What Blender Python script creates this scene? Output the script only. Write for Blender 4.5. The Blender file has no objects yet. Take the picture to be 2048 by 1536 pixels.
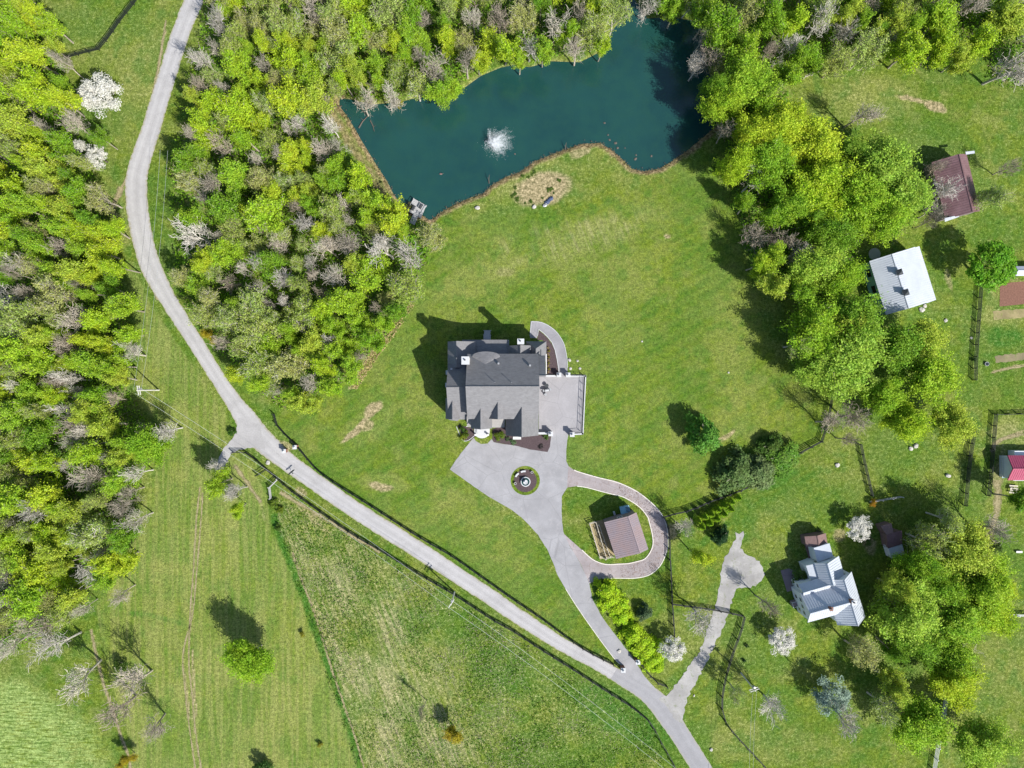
import bpy, bmesh, math, random
import numpy as np
from mathutils import Vector, Matrix
from mathutils.geometry import tessellate_polygon

# ------------------------------------------------------------------ camera, sky, sun, exposure
S = 0.1064            # metres of ground per photo pixel (2048 wide)
H = 150.0             # drone height
scn = bpy.context.scene
col = scn.collection
cam_d = bpy.data.cameras.new('camera'); cam = bpy.data.objects.new('camera', cam_d); col.objects.link(cam)
cam.location = (0, 0, H); cam.rotation_euler = (0, 0, 0)
cam_d.sensor_width = 36; cam_d.lens = 36*H/(2048*S)
cam_d.clip_start = 1; cam_d.clip_end = 12000
scn.camera = cam
SUN = Vector((0.735, -0.678, 0)).normalized()
ELEV = math.radians(45.5)
SUND = Vector((SUN.x*math.cos(ELEV), SUN.y*math.cos(ELEV), math.sin(ELEV)))
world = bpy.data.worlds.new('World'); scn.world = world; world.use_nodes = True
wn = world.node_tree; wn.nodes.clear()
sky = wn.nodes.new('ShaderNodeTexSky'); sky.sky_type = 'NISHITA'; sky.sun_disc = False
sky.sun_elevation = ELEV; sky.sun_rotation = math.atan2(SUN.x, SUN.y)
bg = wn.nodes.new('ShaderNodeBackground'); bg.inputs[1].default_value = 0.11
wo = wn.nodes.new('ShaderNodeOutputWorld')
wn.links.new(sky.outputs[0], bg.inputs[0]); wn.links.new(bg.outputs[0], wo.inputs[0])
sd = bpy.data.lights.new('sun', 'SUN'); sd.energy = 4.6; sd.angle = math.radians(0.5); sd.color = (1, 0.96, 0.9)
so = bpy.data.objects.new('sun', sd); col.objects.link(so)
so.rotation_euler = SUND.to_track_quat('Z', 'Y').to_euler(); so.location = (0, 0, 60)
scn.view_settings.view_transform = 'Standard'; scn.view_settings.look = 'None'
scn.view_settings.exposure = 0.72; scn.view_settings.gamma = 1
scn.view_settings.use_curve_mapping = False

R = random.Random(7)
NR = np.random.RandomState(5)

# ------------------------------------------------------------------ helpers
def P(px, py, z=0.0):
    """photo pixel + height -> world point"""
    k = S*(H-z)/H
    return Vector(((px-1024)*k, (768-py)*k, z))

def tag(o, label=None, cat=None, group=None, kind=None):
    if label: o['label'] = label
    if cat: o['category'] = cat
    if group: o['group'] = group
    if kind: o['kind'] = kind
    return o

def empty(name, loc, label, cat, group=None, rz=0):
    o = bpy.data.objects.new(name, None); col.objects.link(o)
    o.location = loc; o.rotation_euler = (0, 0, rz); o.empty_display_size = .3
    return tag(o, label, cat, group)

class MB:
    def __init__(s): s.v = []; s.f = []; s.m = []
    def add(s, vs, fs, mi=0):
        n = len(s.v); s.v += [tuple(v) for v in vs]
        s.f += [tuple(i+n for i in f) for f in fs]; s.m += [mi]*len(fs); return s
    def hexa(s, c8, mi=0):
        return s.add(c8, [(0,3,2,1),(4,5,6,7),(0,1,5,4),(1,2,6,5),(2,3,7,6),(3,0,4,7)], mi)
    def box(s, c, d, rz=0, mi=0):
        ca, sa = math.cos(rz), math.sin(rz); out = []
        for z in (-.5, .5):
            for x, y in ((-.5,-.5),(.5,-.5),(.5,.5),(-.5,.5)):
                X, Y = x*d[0], y*d[1]
                out.append((c[0]+X*ca-Y*sa, c[1]+X*sa+Y*ca, c[2]+z*d[2]))
        return s.hexa(out, mi)
    def prism(s, pts, z0, z1, mi=0):
        n = len(pts)
        if sum(pts[i][0]*pts[(i+1)%n][1]-pts[(i+1)%n][0]*pts[i][1] for i in range(n)) < 0: pts = pts[::-1]
        vs = [(p[0], p[1], z0) for p in pts]+[(p[0], p[1], z1) for p in pts]
        return s.add(vs, [tuple(range(n-1,-1,-1)), tuple(range(n,2*n))]+[(i,(i+1)%n,n+(i+1)%n,n+i) for i in range(n)], mi)
    def slab(s, poly, t=.14, mi=0):
        """3d polygon (planar-ish) given thickness t downward along its normal"""
        poly = [Vector(p) for p in poly]; n = len(poly); nv = Vector((0,0,0))
        for i in range(n):
            a, b = poly[i], poly[(i+1)%n]
            nv += Vector(((a.y-b.y)*(a.z+b.z), (a.z-b.z)*(a.x+b.x), (a.x-b.x)*(a.y+b.y)))
        nv.normalize()
        if nv.z < 0: poly = poly[::-1]; nv = -nv
        lo = [p-nv*t for p in poly]
        return s.add(poly+lo, [tuple(range(n)), tuple(range(2*n-1, n-1, -1))]+[((i+1)%n, i, n+i, n+(i+1)%n) for i in range(n)], mi)
    def cone(s, p0, p1, r0, r1, n=6, mi=0, cap=True):
        p0, p1 = Vector(p0), Vector(p1); d = (p1-p0)
        if d.length < 1e-6: return s
        d.normalize(); a = d.orthogonal().normalized(); b = d.cross(a)
        vs = [p0+(a*math.cos(t)+b*math.sin(t))*r0 for t in [2*math.pi*i/n for i in range(n)]]
        vs += [p1+(a*math.cos(t)+b*math.sin(t))*r1 for t in [2*math.pi*i/n for i in range(n)]]
        fs = [(i,(i+1)%n,n+(i+1)%n,n+i) for i in range(n)]
        if cap: fs += [tuple(range(n-1,-1,-1)), tuple(range(n,2*n))]
        return s.add(vs, fs, mi)
    def lathe(s, c, prof, n=20, mi=0):
        vs = []; fs = []
        for r, z in prof:
            for i in range(n):
                t = 2*math.pi*i/n; vs.append((c[0]+r*math.cos(t), c[1]+r*math.sin(t), c[2]+z))
        for k in range(len(prof)-1):
            for i in range(n):
                j = (i+1)%n; fs.append((k*n+i, k*n+j, (k+1)*n+j, (k+1)*n+i))
        return s.add(vs, fs, mi)
    def mesh(s, name, mats):
        me = bpy.data.meshes.new(name); me.from_pydata(s.v, [], s.f)
        for m in (mats if isinstance(mats, (list, tuple)) else [mats]): me.materials.append(m)
        if any(s.m): me.polygons.foreach_set('material_index', s.m)
        me.update(); return me
    def build(s, name, mats, parent=None, loc=None):
        o = bpy.data.objects.new(name, s.mesh(name, mats)); col.objects.link(o)
        if loc is not None: o.location = loc
        if parent is not None:
            o.parent = parent
        return o

def put(name, me, parent=None, loc=(0,0,0), rz=0, sc=(1,1,1)):
    o = bpy.data.objects.new(name, me); col.objects.link(o)
    o.location = loc; o.rotation_euler = (0,0,rz) if not isinstance(rz, tuple) else rz; o.scale = sc
    if parent is not None: o.parent = parent
    return o

def loc_of(root, v):       # world -> local of an unrotated empty
    return Vector(v)-root.location

# ------------------------------------------------------------------ materials
class NT:
    def __init__(s, name, rough=.8, spec=.2):
        s.m = bpy.data.materials.new(name); s.m.use_nodes = True; s.t = s.m.node_tree
        s.b = s.t.nodes['Principled BSDF']; s.b.inputs['Roughness'].default_value = rough
        s.b.inputs['Specular IOR Level'].default_value = spec
    def n(s, typ, **kw):
        nd = s.t.nodes.new('ShaderNode'+typ)
        for k, v in kw.items():
            if k.startswith('_'): nd.inputs[int(k[1:])].default_value = v
            else: setattr(nd, k, v)
        return nd
    def L(s, a, b): s.t.links.new(a, b)
    def noise(s, scale, detail=4, rough=.6, vec=None, dist=0):
        nd = s.n('TexNoise'); nd.inputs['Scale'].default_value = scale; nd.inputs['Detail'].default_value = detail
        nd.inputs['Roughness'].default_value = rough; nd.inputs['Distortion'].default_value = dist
        s.L(vec if vec is not None else s.coord(), nd.inputs['Vector']); return nd.outputs['Fac']
    def coord(s):
        if not hasattr(s, '_c'): s._c = s.n('NewGeometry').outputs['Position']
        return s._c
    def obj(s):
        if not hasattr(s, '_o'): s._o = s.n('TexCoord').outputs['Object']
        return s._o
    def rmp(s, fac, lo, hi, a=0., b=1.):
        nd = s.n('MapRange'); s.L(fac, nd.inputs[0])
        for i, v in zip((1,2,3,4), (lo,hi,a,b)): nd.inputs[i].default_value = v
        return nd.outputs[0]
    def mix(s, fac, a, b, typ='MIX'):
        nd = s.n('MixRGB', blend_type=typ)
        for i, v in ((0,fac),(1,a),(2,b)):
            if isinstance(v, (int,float)): nd.inputs[i].default_value = v
            elif isinstance(v, tuple): nd.inputs[i].default_value = (*v,1) if len(v)==3 else v
            else: s.L(v, nd.inputs[i])
        return nd.outputs[0]
    def math(s, op, a, b=0.):
        nd = s.n('Math', operation=op)
        for i, v in ((0,a),(1,b)):
            if isinstance(v, (int,float)): nd.inputs[i].default_value = v
            else: s.L(v, nd.inputs[i])
        return nd.outputs[0]
    def attr(s, name):
        return s.n('Attribute', attribute_name=name).outputs['Fac']
    def color(s, c): s.L(c, s.b.inputs['Base Color'])
    def bump(s, h, strength=.5, dist=.05):
        nd = s.n('Bump'); nd.inputs['Strength'].default_value = strength; nd.inputs['Distance'].default_value = dist
        s.L(h, nd.inputs['Height']); s.L(nd.outputs[0], s.b.inputs['Normal'])

def simple(name, c, rough=.7, var=.25, scale=3., spec=.3, metal=0., bump=0.):
    t = NT(name, rough, spec)
    n1 = t.noise(scale, 5); n2 = t.noise(scale*9, 3)
    f = t.math('ADD', t.math('MULTIPLY', n1, .6), t.math('MULTIPLY', n2, .4))
    lo = tuple(x*(1-var) for x in c); hi = tuple(min(1, x*(1+var)) for x in c)
    t.color(t.mix(t.rmp(f, .3, .7), lo, hi)); t.b.inputs['Metallic'].default_value = metal
    if bump: t.bump(n2, bump)
    return t.m

# leaf material: tint from the object's colour, each leaf slightly different
def leafmat(name, trans=.35, var=.45, rough=.6):
    t = NT(name, rough, .25)
    oc = t.n('ObjectInfo').outputs['Color']; g = t.n('NewGeometry')
    r = g.outputs['Random Per Island']
    c = t.mix(1., oc, t.mix(r, (1-var,)*3, (1+var,)*3), 'MULTIPLY')
    hs = t.n('HueSaturation'); hs.inputs['Saturation'].default_value = 1.; t.L(c, hs.inputs['Color'])
    t.L(t.rmp(t.noise(.5, 2), .3, .7, .485, .515), hs.inputs['Hue'])
    c = hs.outputs[0]; t.color(c)
    tr = t.n('BsdfTranslucent'); t.L(c, tr.inputs['Color'])
    mx = t.n('MixShader'); mx.inputs[0].default_value = trans
    t.L(t.b.outputs[0], mx.inputs[1]); t.L(tr.outputs[0], mx.inputs[2])
    t.L(mx.outputs[0], t.t.nodes['Material Output'].inputs['Surface'])
    return t.m
M = {}
M['leaf'] = leafmat('leaf', .45, .4); M['petal'] = leafmat('blossom', .3, .14)
M['needle'] = leafmat('needle', .12, .4)
def barkmat(name, lo, hi):
    t = NT(name, .9, .1); oc = t.n('ObjectInfo').outputs['Color']
    t.color(t.mix(1., oc, t.mix(t.rmp(t.noise(2.5, 4), .3, .7), lo, hi), 'MULTIPLY')); return t.m
M['bark'] = barkmat('bark', (.65,)*3, (1.35,)*3)
M['shingle'] = None
def roofmat(name, c, var=.2, scale=1.2):
    t = NT(name, .85, .2)
    vm = t.n('VectorMath', operation='MULTIPLY'); t.L(t.coord(), vm.inputs[0]); vm.inputs[1].default_value = (.9, 5.5, 5.5)
    n1 = t.noise(scale, 4); n2 = t.noise(1.1, 4, .8, vm.outputs[0])
    f = t.math('ADD', t.math('MULTIPLY', n1, .35), t.math('MULTIPLY', n2, .65))
    t.color(t.mix(t.rmp(f, .32, .68), tuple(x*(1-var) for x in c), tuple(x*(1+var) for x in c)))
    t.bump(n2, .5, .03); return t.m
M['shingle'] = roofmat('asphalt_shingle', (.165,.163,.168), .28)
M['shingle_lt'] = roofmat('light_shingle', (.25,.24,.23), .15)
M['white_metal'] = simple('white_metal_roof', (.43,.46,.5), .45, .13, .5, .3)
M['silver_metal'] = simple('silver_metal_roof', (.33,.35,.42), .45, .12, .8, .4)
def rust(name, a, b, c):
    t = NT(name, .6, .3)
    n = t.noise(.35, 5, .65); n2 = t.noise(6, 4, .7)
    x = t.mix(t.rmp(n, .38, .62), a, b); t.color(t.mix(t.rmp(n2, .45, .75), x, c)); return t.m
M['purple_metal'] = rust('weathered_purple_metal', (.26,.19,.185), (.22,.19,.21), (.17,.125,.115))
M['purple_seam'] = simple('purple_seam', (.3,.235,.24), .6, .1, 2)
M['brown_metal'] = rust('brown_metal_roof', (.13,.07,.075), (.19,.11,.12), (.11,.07,.07))
M['red_metal'] = simple('rose_red_metal', (.32,.06,.11), .45, .15, 1)
M['white_wall'] = simple('white_siding', (.66,.68,.7), .7, .08, 1)
M['cream_stone'] = simple('cream_stone', (.55,.52,.46), .85, .15, 4)
M['brick'] = simple('red_brick', (.22,.11,.08), .9, .3, 8)
M['grey_wall'] = simple('grey_brick_wall', (.2,.17,.16), .9, .2, 3)
M['brown_wood'] = simple('brown_wood', (.17,.11,.1), .85, .25, 2)
M['grey_wood'] = simple('weathered_grey_wood', (.36,.36,.36), .85, .15, 4)
M['pale_wood'] = simple('pale_wood', (.5,.46,.38), .85, .15, 4)
M['black_paint'] = simple('black_fence_paint', (.018,.022,.02), .6, .3, 4)
M['white_paint'] = simple('white_paint', (.56,.56,.55), .6, .06, 4)
M['white_cap'] = simple('white_stone_cap', (.43,.44,.45), .7, .1, 3)
M['glass'] = simple('dark_window_glass', (.02,.025,.03), .1, .2, 3, .6)
M['dark_metal'] = simple('dark_metal', (.04,.045,.05), .5, .3, 5)
M['steel'] = simple('grey_steel', (.35,.36,.37), .4, .1, 5, .5, .4)
M['blue_paint_and_shade'] = simple('light_blue_paint_and_shade', (.22,.42,.5), .6, .15, 3)
M['pole_wood'] = simple('pale_pole', (.55,.53,.48), .8, .12, 3)
M['wire'] = simple('wire_metal', (.4,.42,.4), .5, .05, 3)
M['concrete'] = simple('pale_concrete', (.3,.29,.29), .9, .1, .8)
M['paver'] = simple('grey_paver', (.31,.3,.31), .9, .12, 3)
M['mulch'] = simple('dark_mulch', (.075,.055,.058), .95, .5, 5, .1, 0, .6)
M['stone'] = simple('pale_rock', (.4,.38,.35), .9, .25, 5)
M['straw'] = simple('dry_straw', (.27,.22,.12), .95, .3, 3)
M['log'] = simple('weathered_log', (.1,.085,.07), .9, .3, 6)
M['brown_soil'] = simple('tilled_soil', (.17,.09,.065), .95, .35, 3, .1, 0, .7)
M['blue_tarp'] = simple('dark_blue_tarp', (.05,.07,.13), .6, .5, 3)
# ------------------------------------------------------------------ outlines measured on the photo (ground pixels)
POND = [(678,195),(677,210),(697,237),(717,272),(732,297),(752,330),(772,360),(784,384),(800,408),(819,425),(845,431),(859,441),
 (884,423),(910,408),(940,395),(966,387),(982,371),(1010,354),(1040,343),(1070,322),(1099,310),(1131,298),(1164,287),(1199,285),(1221,297),
 (1244,317),(1264,337),(1289,342),(1319,337),(1344,322),(1374,302),(1404,277),(1434,252),(1440,235),(1430,180),(1416,130),(1404,70),
 (1395,40),(1340,32),(1296,34),(1270,-4),(1256,0),(1240,40),(1215,70),(1195,104),(1160,122),(1100,120),(1060,132),(1030,127),(1000,133),
 (960,150),(930,172),(890,187),(850,188),(800,202),(740,207),(700,196)]
W1 = [(-60,-60),(50,-60),(70,-10),(118,95),(132,140),(150,215),(168,300),(205,370),(236,480),(250,560),(262,640),(265,720),(255,775),
 (300,850),(318,905),(285,950),(268,1040),(245,1110),(190,1160),(180,1200),(150,1235),(80,1270),(40,1300),(-60,1330)]
W2 = [(418,-60),(1275,-60),(1262,-10),(1238,30),(1210,60),(1185,95),(1130,112),(1060,118),(1000,122),(955,140),(930,165),(890,180),
 (840,186),(780,200),(715,195),(672,190),(655,215),(668,262),(700,310),(735,350),(765,395),(800,418),(850,455),(866,500),(838,580),(800,640),
 (745,705),(700,755),(650,785),(604,822),(562,815),(508,775),(462,725),(425,682),(375,615),(352,560),(362,480),(345,400),(352,320),(376,250),(372,180),(395,110),(412,30)]
W3 = [(1275,-60),(2110,-60),(2110,120),(2060,180),(1985,170),(1965,105),(1880,125),(1820,140),(1720,105),(1640,120),(1560,170),
 (1575,230),(1530,250),(1452,225),(1428,150),(1412,60),(1395,20),(1330,15)]
W4 = [(1428,130),(1560,170),(1600,230),(1650,320),(1700,360),(1690,440),(1720,480),(1690,540),(1650,560),(1640,620),(1590,600),(1545,600),
 (1500,540),(1480,450),(1475,390),(1450,300),(1440,235)]
ROUGH = [(548,985),(560,1000),(640,1030),(702,1072),(762,1108),(847,1160),(909,1196),(987,1247),(1074,1300),(1149,1347),(1214,1389),
 (1259,1417),(1296,1447),(1319,1487),(1345,1600),(748,1600),(735,1536),(700,1440),(650,1290),(600,1150),(556,1060)]
MOWED = [(500,925),(535,985),(545,1060),(590,1160),(640,1300),(690,1440),(722,1536),(735,1600),(255,1600),(262,1500),(210,1330),
 (190,1215),(250,1120),(285,1000),(325,910),(315,860),(270,790),(275,700),(250,560),(262,520),(300,600),(370,705),(440,800),(468,850),(440,905),(470,910)]
NEARLAWN = [(860,445),(1100,440),(1300,380),(1450,300),(1470,420),(1500,560),(1530,700),(1600,800),(1620,860),(1480,970),(1340,1010),(1150,930),
 (1120,870),(900,870),(960,1010),(1060,1080),(1110,1180),(1210,1300),(1040,1195),(780,1035),(640,940),(560,840),(700,760),(830,600)]

def inpoly(X, Y, poly):
    r = np.zeros(X.shape, bool); n = len(poly)
    for i in range(n):
        x0, y0 = poly[i]; x1, y1 = poly[(i+1)%n]
        if y0 == y1: continue
        c = ((y0 > Y) != (y1 > Y)) & (X < (x1-x0)*(Y-y0)/(y1-y0)+x0)
        r ^= c
    return r
def dline(X, Y, pts, closed=False):
    d = np.full(X.shape, 1e9); n = len(pts)
    for i in range(n if closed else n-1):
        x0, y0 = pts[i]; x1, y1 = pts[(i+1)%n]; dx, dy = x1-x0, y1-y0
        t = np.clip(((X-x0)*dx+(Y-y0)*dy)/(dx*dx+dy*dy+1e-9), 0, 1)
        d = np.minimum(d, np.hypot(X-x0-t*dx, Y-y0-t*dy))
    return d
def sdist(X, Y, poly):      # >0 inside
    d = dline(X, Y, poly, True); return np.where(inpoly(X, Y, poly), d, -d)
LAT = NR.rand(256, 256)
def vn(X, Y, s, o=0):
    x = X/s+13.7*o+500; y = Y/s+7.3*o+500; xi = np.floor(x).astype(int); yi = np.floor(y).astype(int)
    fx = x-xi; fy = y-yi; fx = fx*fx*(3-2*fx); fy = fy*fy*(3-2*fy)
    g = lambda a, b: LAT[a % 256, b % 256]
    return (g(xi,yi)*(1-fx)+g(xi+1,yi)*fx)*(1-fy)+(g(xi,yi+1)*(1-fx)+g(xi+1,yi+1)*fx)*fy
def fbm(X, Y, s, o=0):
    return .5*vn(X,Y,s,o)+.27*vn(X,Y,s/2.1,o+3)+.15*vn(X,Y,s/4.3,o+5)+.08*vn(X,Y,s/9,o+8)
def sm(x, a, b): t = np.clip((x-a)/(b-a), 0, 1); return t*t*(3-2*t)

# ------------------------------------------------------------------ ground sheet
def axis(lo, hi, st):
    mid = np.arange(lo, hi+.1, st)
    ext = np.array([20, 60, 160, 400, 1000, 2600, 7000, 18000, 34000])
    return np.concatenate([(lo-ext)[::-1], mid, hi+ext])
gx = axis(-90, 2138, 3.6); gy = axis(-90, 1626, 3.6)
X, Y = np.meshgrid(gx, gy); nx, ny = len(gx), len(gy)
XW = X+(fbm(X,Y,26,1)-.5)*14; YW = Y+(fbm(X,Y,26,2)-.5)*14      # ragged edges
dp = sdist(X, Y, POND)
# gentle fall into the pond basin
z = -sm(dp, -7, 16)*1.6
z += (fbm(X,Y,60,4)-.5)*.02*sm(-dp, 5, 30)
A = {}
wood = np.maximum.reduce([sm(sdist(XW,YW,w), -4, 14) for w in (W1,W2,W3,W4)])
A['litter'] = wood*(.35+.65*sm(fbm(X,Y,45,9), .38, .6))
rough = sm(sdist(XW,YW,ROUGH), 0, 6)
mow = sm(sdist(X,Y,MOWED), 0, 5)
def blob(cx, cy, rx, ry, a=0, soft=.5):
    ca, sa = math.cos(math.radians(a)), math.sin(math.radians(a)); dx, dy = XW-cx, YW-cy
    u = (dx*ca+dy*sa)/rx; v = (-dx*sa+dy*ca)/ry
    return 1-sm(np.hypot(u,v), 1-soft, 1+soft*.4)
# dry / yellowish
dry = np.maximum(sm(fbm(X,Y,120,11), .42, .66)*.5, sm(fbm(X,Y,34,15), .5, .72)*.5)
dry = np.maximum(dry, mow*(.45+.4*sm(fbm(X,Y,90,12), .4, .62)))
dry = np.maximum(dry, rough*sm(fbm(X,Y,70,13), .45, .6)*.8*sm(-(X-(560+(Y-1000)*.5)), -420, 60))
for b, w in [((740,850,75,40,-35),.8),((770,965,60,25,10),.8),((700,1050,60,20,30),.4),((960,560,140,40,-20),.75),((1160,470,150,30,-12),.6),
             ((1150,520,60,40,0),.6),((290,150,60,150,20),.8),((240,430,40,90,0),.8),((1740,200,110,60,0),.8),((440,1080,60,110,0),.6),
             ((1030,1060,60,70,50),.5),((900,990,80,30,35),.6),((1840,560,50,60,0),.3),((1985,600,16,60,0),.8),((1600,1120,110,70,20),.45),((1480,1480,90,50,0),.7),
             ((2005,632,60,26,0),.9),((2000,1300,60,150,0),.5),((2015,870,50,45,0),1),((1330,420,80,60,0),.35),((1470,860,50,16,-35),.9),
             ((1360,870,60,60,0),.3),((1590,1500,150,40,0),.5),((1060,360,110,50,-20),.8),((1250,350,60,30,20),.5),((1960,1120,40,130,0),.6),
             ((460,960,40,60,0),.6),((160,60,90,50,0),.0),((1540,1210,40,60,10),.6)]:
    dry = np.maximum(dry, w*blob(*b)*(.6+.4*fbm(X,Y,30,14)*1.6))
A['dry'] = np.clip(dry*.85, 0, 1)*(1-.6*wood)
# lush deep green
lush = np.maximum(sm(fbm(X,Y,80,21), .48, .68)*.5, sm(fbm(X,Y,26,23), .52, .7)*.55)
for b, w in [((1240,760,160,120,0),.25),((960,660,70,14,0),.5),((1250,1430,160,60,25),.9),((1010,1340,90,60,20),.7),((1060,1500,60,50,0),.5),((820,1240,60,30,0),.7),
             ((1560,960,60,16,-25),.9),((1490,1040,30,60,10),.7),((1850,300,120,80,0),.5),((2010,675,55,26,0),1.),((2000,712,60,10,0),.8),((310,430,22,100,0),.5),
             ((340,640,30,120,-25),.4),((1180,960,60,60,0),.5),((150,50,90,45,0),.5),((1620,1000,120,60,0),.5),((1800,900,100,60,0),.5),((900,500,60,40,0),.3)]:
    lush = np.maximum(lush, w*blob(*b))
def stroke(pts, w, soft=1.2, amp=0, o=30):
    d = dline(X+(fbm(X,Y,16,o)-.5)*amp, Y+(fbm(X,Y,16,o+1)-.5)*amp, pts)
    return 1-sm(d, w-soft, w+soft)
hedge = stroke([(548,1035),(562,1080),(590,1150),(612,1210),(640,1290),(672,1370),(700,1460),(722,1545)], 8, 3, 8)
lush = np.maximum(lush, hedge)
lush = np.maximum(lush, stroke([(262,1226),(300,1230),(340,1240),(358,1246)], 5, 2, 5)*.9)
lush = np.maximum(lush, stroke([(1400,1090),(1480,1030),(1560,985),(1640,940)], 7, 3, 8)*.7)
A['lush'] = np.clip(lush, 0, 1)
A['rough'] = np.clip(np.maximum(rough, .5*sm(-sdist(X,Y,NEARLAWN), 0, 20)*(1-mow)), 0, 1)
# bare straw / soil patches, tracks and shoreline banks
bare = np.zeros_like(X)
bk = np.maximum(stroke(POND[0:33], 9, 4, 12, 33), stroke([(662,200),(672,240),(694,275),(712,305),(734,338),(756,370),(776,400)], 9, 5, 12, 35)*.8)*sm(-dp, -9, -2)
A['bank'] = np.clip(bk+.8*sm(dp, -4, 4), 0, 1)
br = [((745,820,26,13,-40),1),((712,860,42,8,-42),1),((735,852,20,12,-20),.8),((760,972,28,9,15),.9),((1085,377,66,36,-14),1.),((1160,300,26,14,-35),.7),
      ((1335,472,7,5,0),.9),((1820,198,34,6,8),.9),((1868,212,30,10,28),1),((2000,940,14,50,10),.5),((1955,1150,14,60,0),.5),((1680,1070,12,16,0),.7),
      ((1850,660,14,10,0),.5),((1900,560,7,30,-15),.5),((628,1040,50,8,40),.5),((605,985,14,9,30),.7),((650,240,20,16,20),.6),((2010,860,40,12,0),.3),
      ((1880,1120,20,40,-20),.3),((1740,1090,12,26,-15),.7),((1010,545,20,10,0),.4),((570,893,22,10,20),.7),((1450,872,26,6,-35),.8),((2020,560,30,6,0),.4),
      ((880,1560,40,40,0),.2),((1240,475,20,8,0),.2),((1345,1062,12,14,0),.8),((1465,975,30,4,-25),.8)]
for b, w in br: bare = np.maximum(bare, w*blob(*b, soft=.35))
tr = [([(400,975),(393,1040),(386,1150),(380,1230),(378,1330),(384,1400),(390,1470),(402,1545)], 1.4, .75),
      ([(404,985),(402,1040),(392,1160),(384,1230),(366,1300),(372,1400),(380,1470),(392,1545)], 1.4, .55),
      ([(384,1300),(388,1370),(392,1430)], 2.0, .9),([(368,1335),(376,1400),(380,1440)], 1.8, .8),
      ([(585,1105),(600,1150),(625,1215),(645,1275),(664,1340),(690,1415),(712,1480),(732,1545)], 1.6, .95),
      ([(330,60),(318,130),(306,190),(290,250),(272,300),(258,345),(243,375)], 2.4, .9),
      ([(243,375),(228,410),(225,450),(232,490)], 5, .7),
      ([(182,1260),(192,1310),(208,1370),(222,1410),(238,1460),(256,1510),(262,1545)], 2.8, .8),
      ([(1996,960),(1990,1040),(1960,1100),(1950,1200)], 5, .35),([(1984,900),(2000,880),(2048,862)], 3, .7),
      ([(1985,745),(2010,738),(2060,728)], 2.5, .8),([(1975,1010),(1945,1000)], 2, .3),
      ([(470,930),(490,960),(520,1000),(530,1040)], 3, .4),
      ([(700,775),(735,715),(775,650),(815,610)], 3.5, .85),
      ([(1255,1350),(1150,1300),(1060,1245),(960,1185)], 1.6, .0)]
for p, w, a in tr: bare = np.maximum(bare, a*stroke(p, w, 1.6, 5, 40))
A['bare'] = np.clip(bare*(1-A['litter']*.6), 0, 1)
# mowing stripes + crop rows (strength and phase)
ph = np.where(sdist(X,Y,MOWED) > 0, (X+ (Y-1200)*.04)*.42, 0)
lawn_ = sm(sdist(X,Y,NEARLAWN), 0, 10)
A['stripe'] = lawn_*(.5+.5*np.sin((X*.5+Y*.86)*.3+fbm(X,Y,220,52)*9))*.45+mow*(.5+.5*np.sin(X*.2+Y*.02+ (fbm(X,Y,200,50))*4))*.4
rowu = (X-585)*.93-(Y-1100)*.37          # across the rows of the rough field
A['row'] = rough*(1-sm(rowu+(fbm(X,Y,90,58)-.5)*160, 90, 300))*(.45+.55*sm(fbm(X,Y,60,57),.35,.6))
A['row'] = np.maximum(A['row'], blob(1130,480,210,44,-14)*.5*sm(fbm(X,Y,30,59),.38,.6)); A['row'] = np.maximum(A['row'], blob(1160,478,110,22,-12)*(.5+.5*np.sin((X*.96-Y*.2+(fbm(X,Y,20,60)-.5)*16)*.45))*.6)
A['mow'] = mow
A['pale'] = np.clip(sm(sdist(XW,YW,[(-60,1335),(50,1345),(130,1395),(205,1440),(240,1500),(258,1600),(-60,1600)]), 0, 40)*(1-.55*sm(XW,90,230)), 0, 1)

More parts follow.
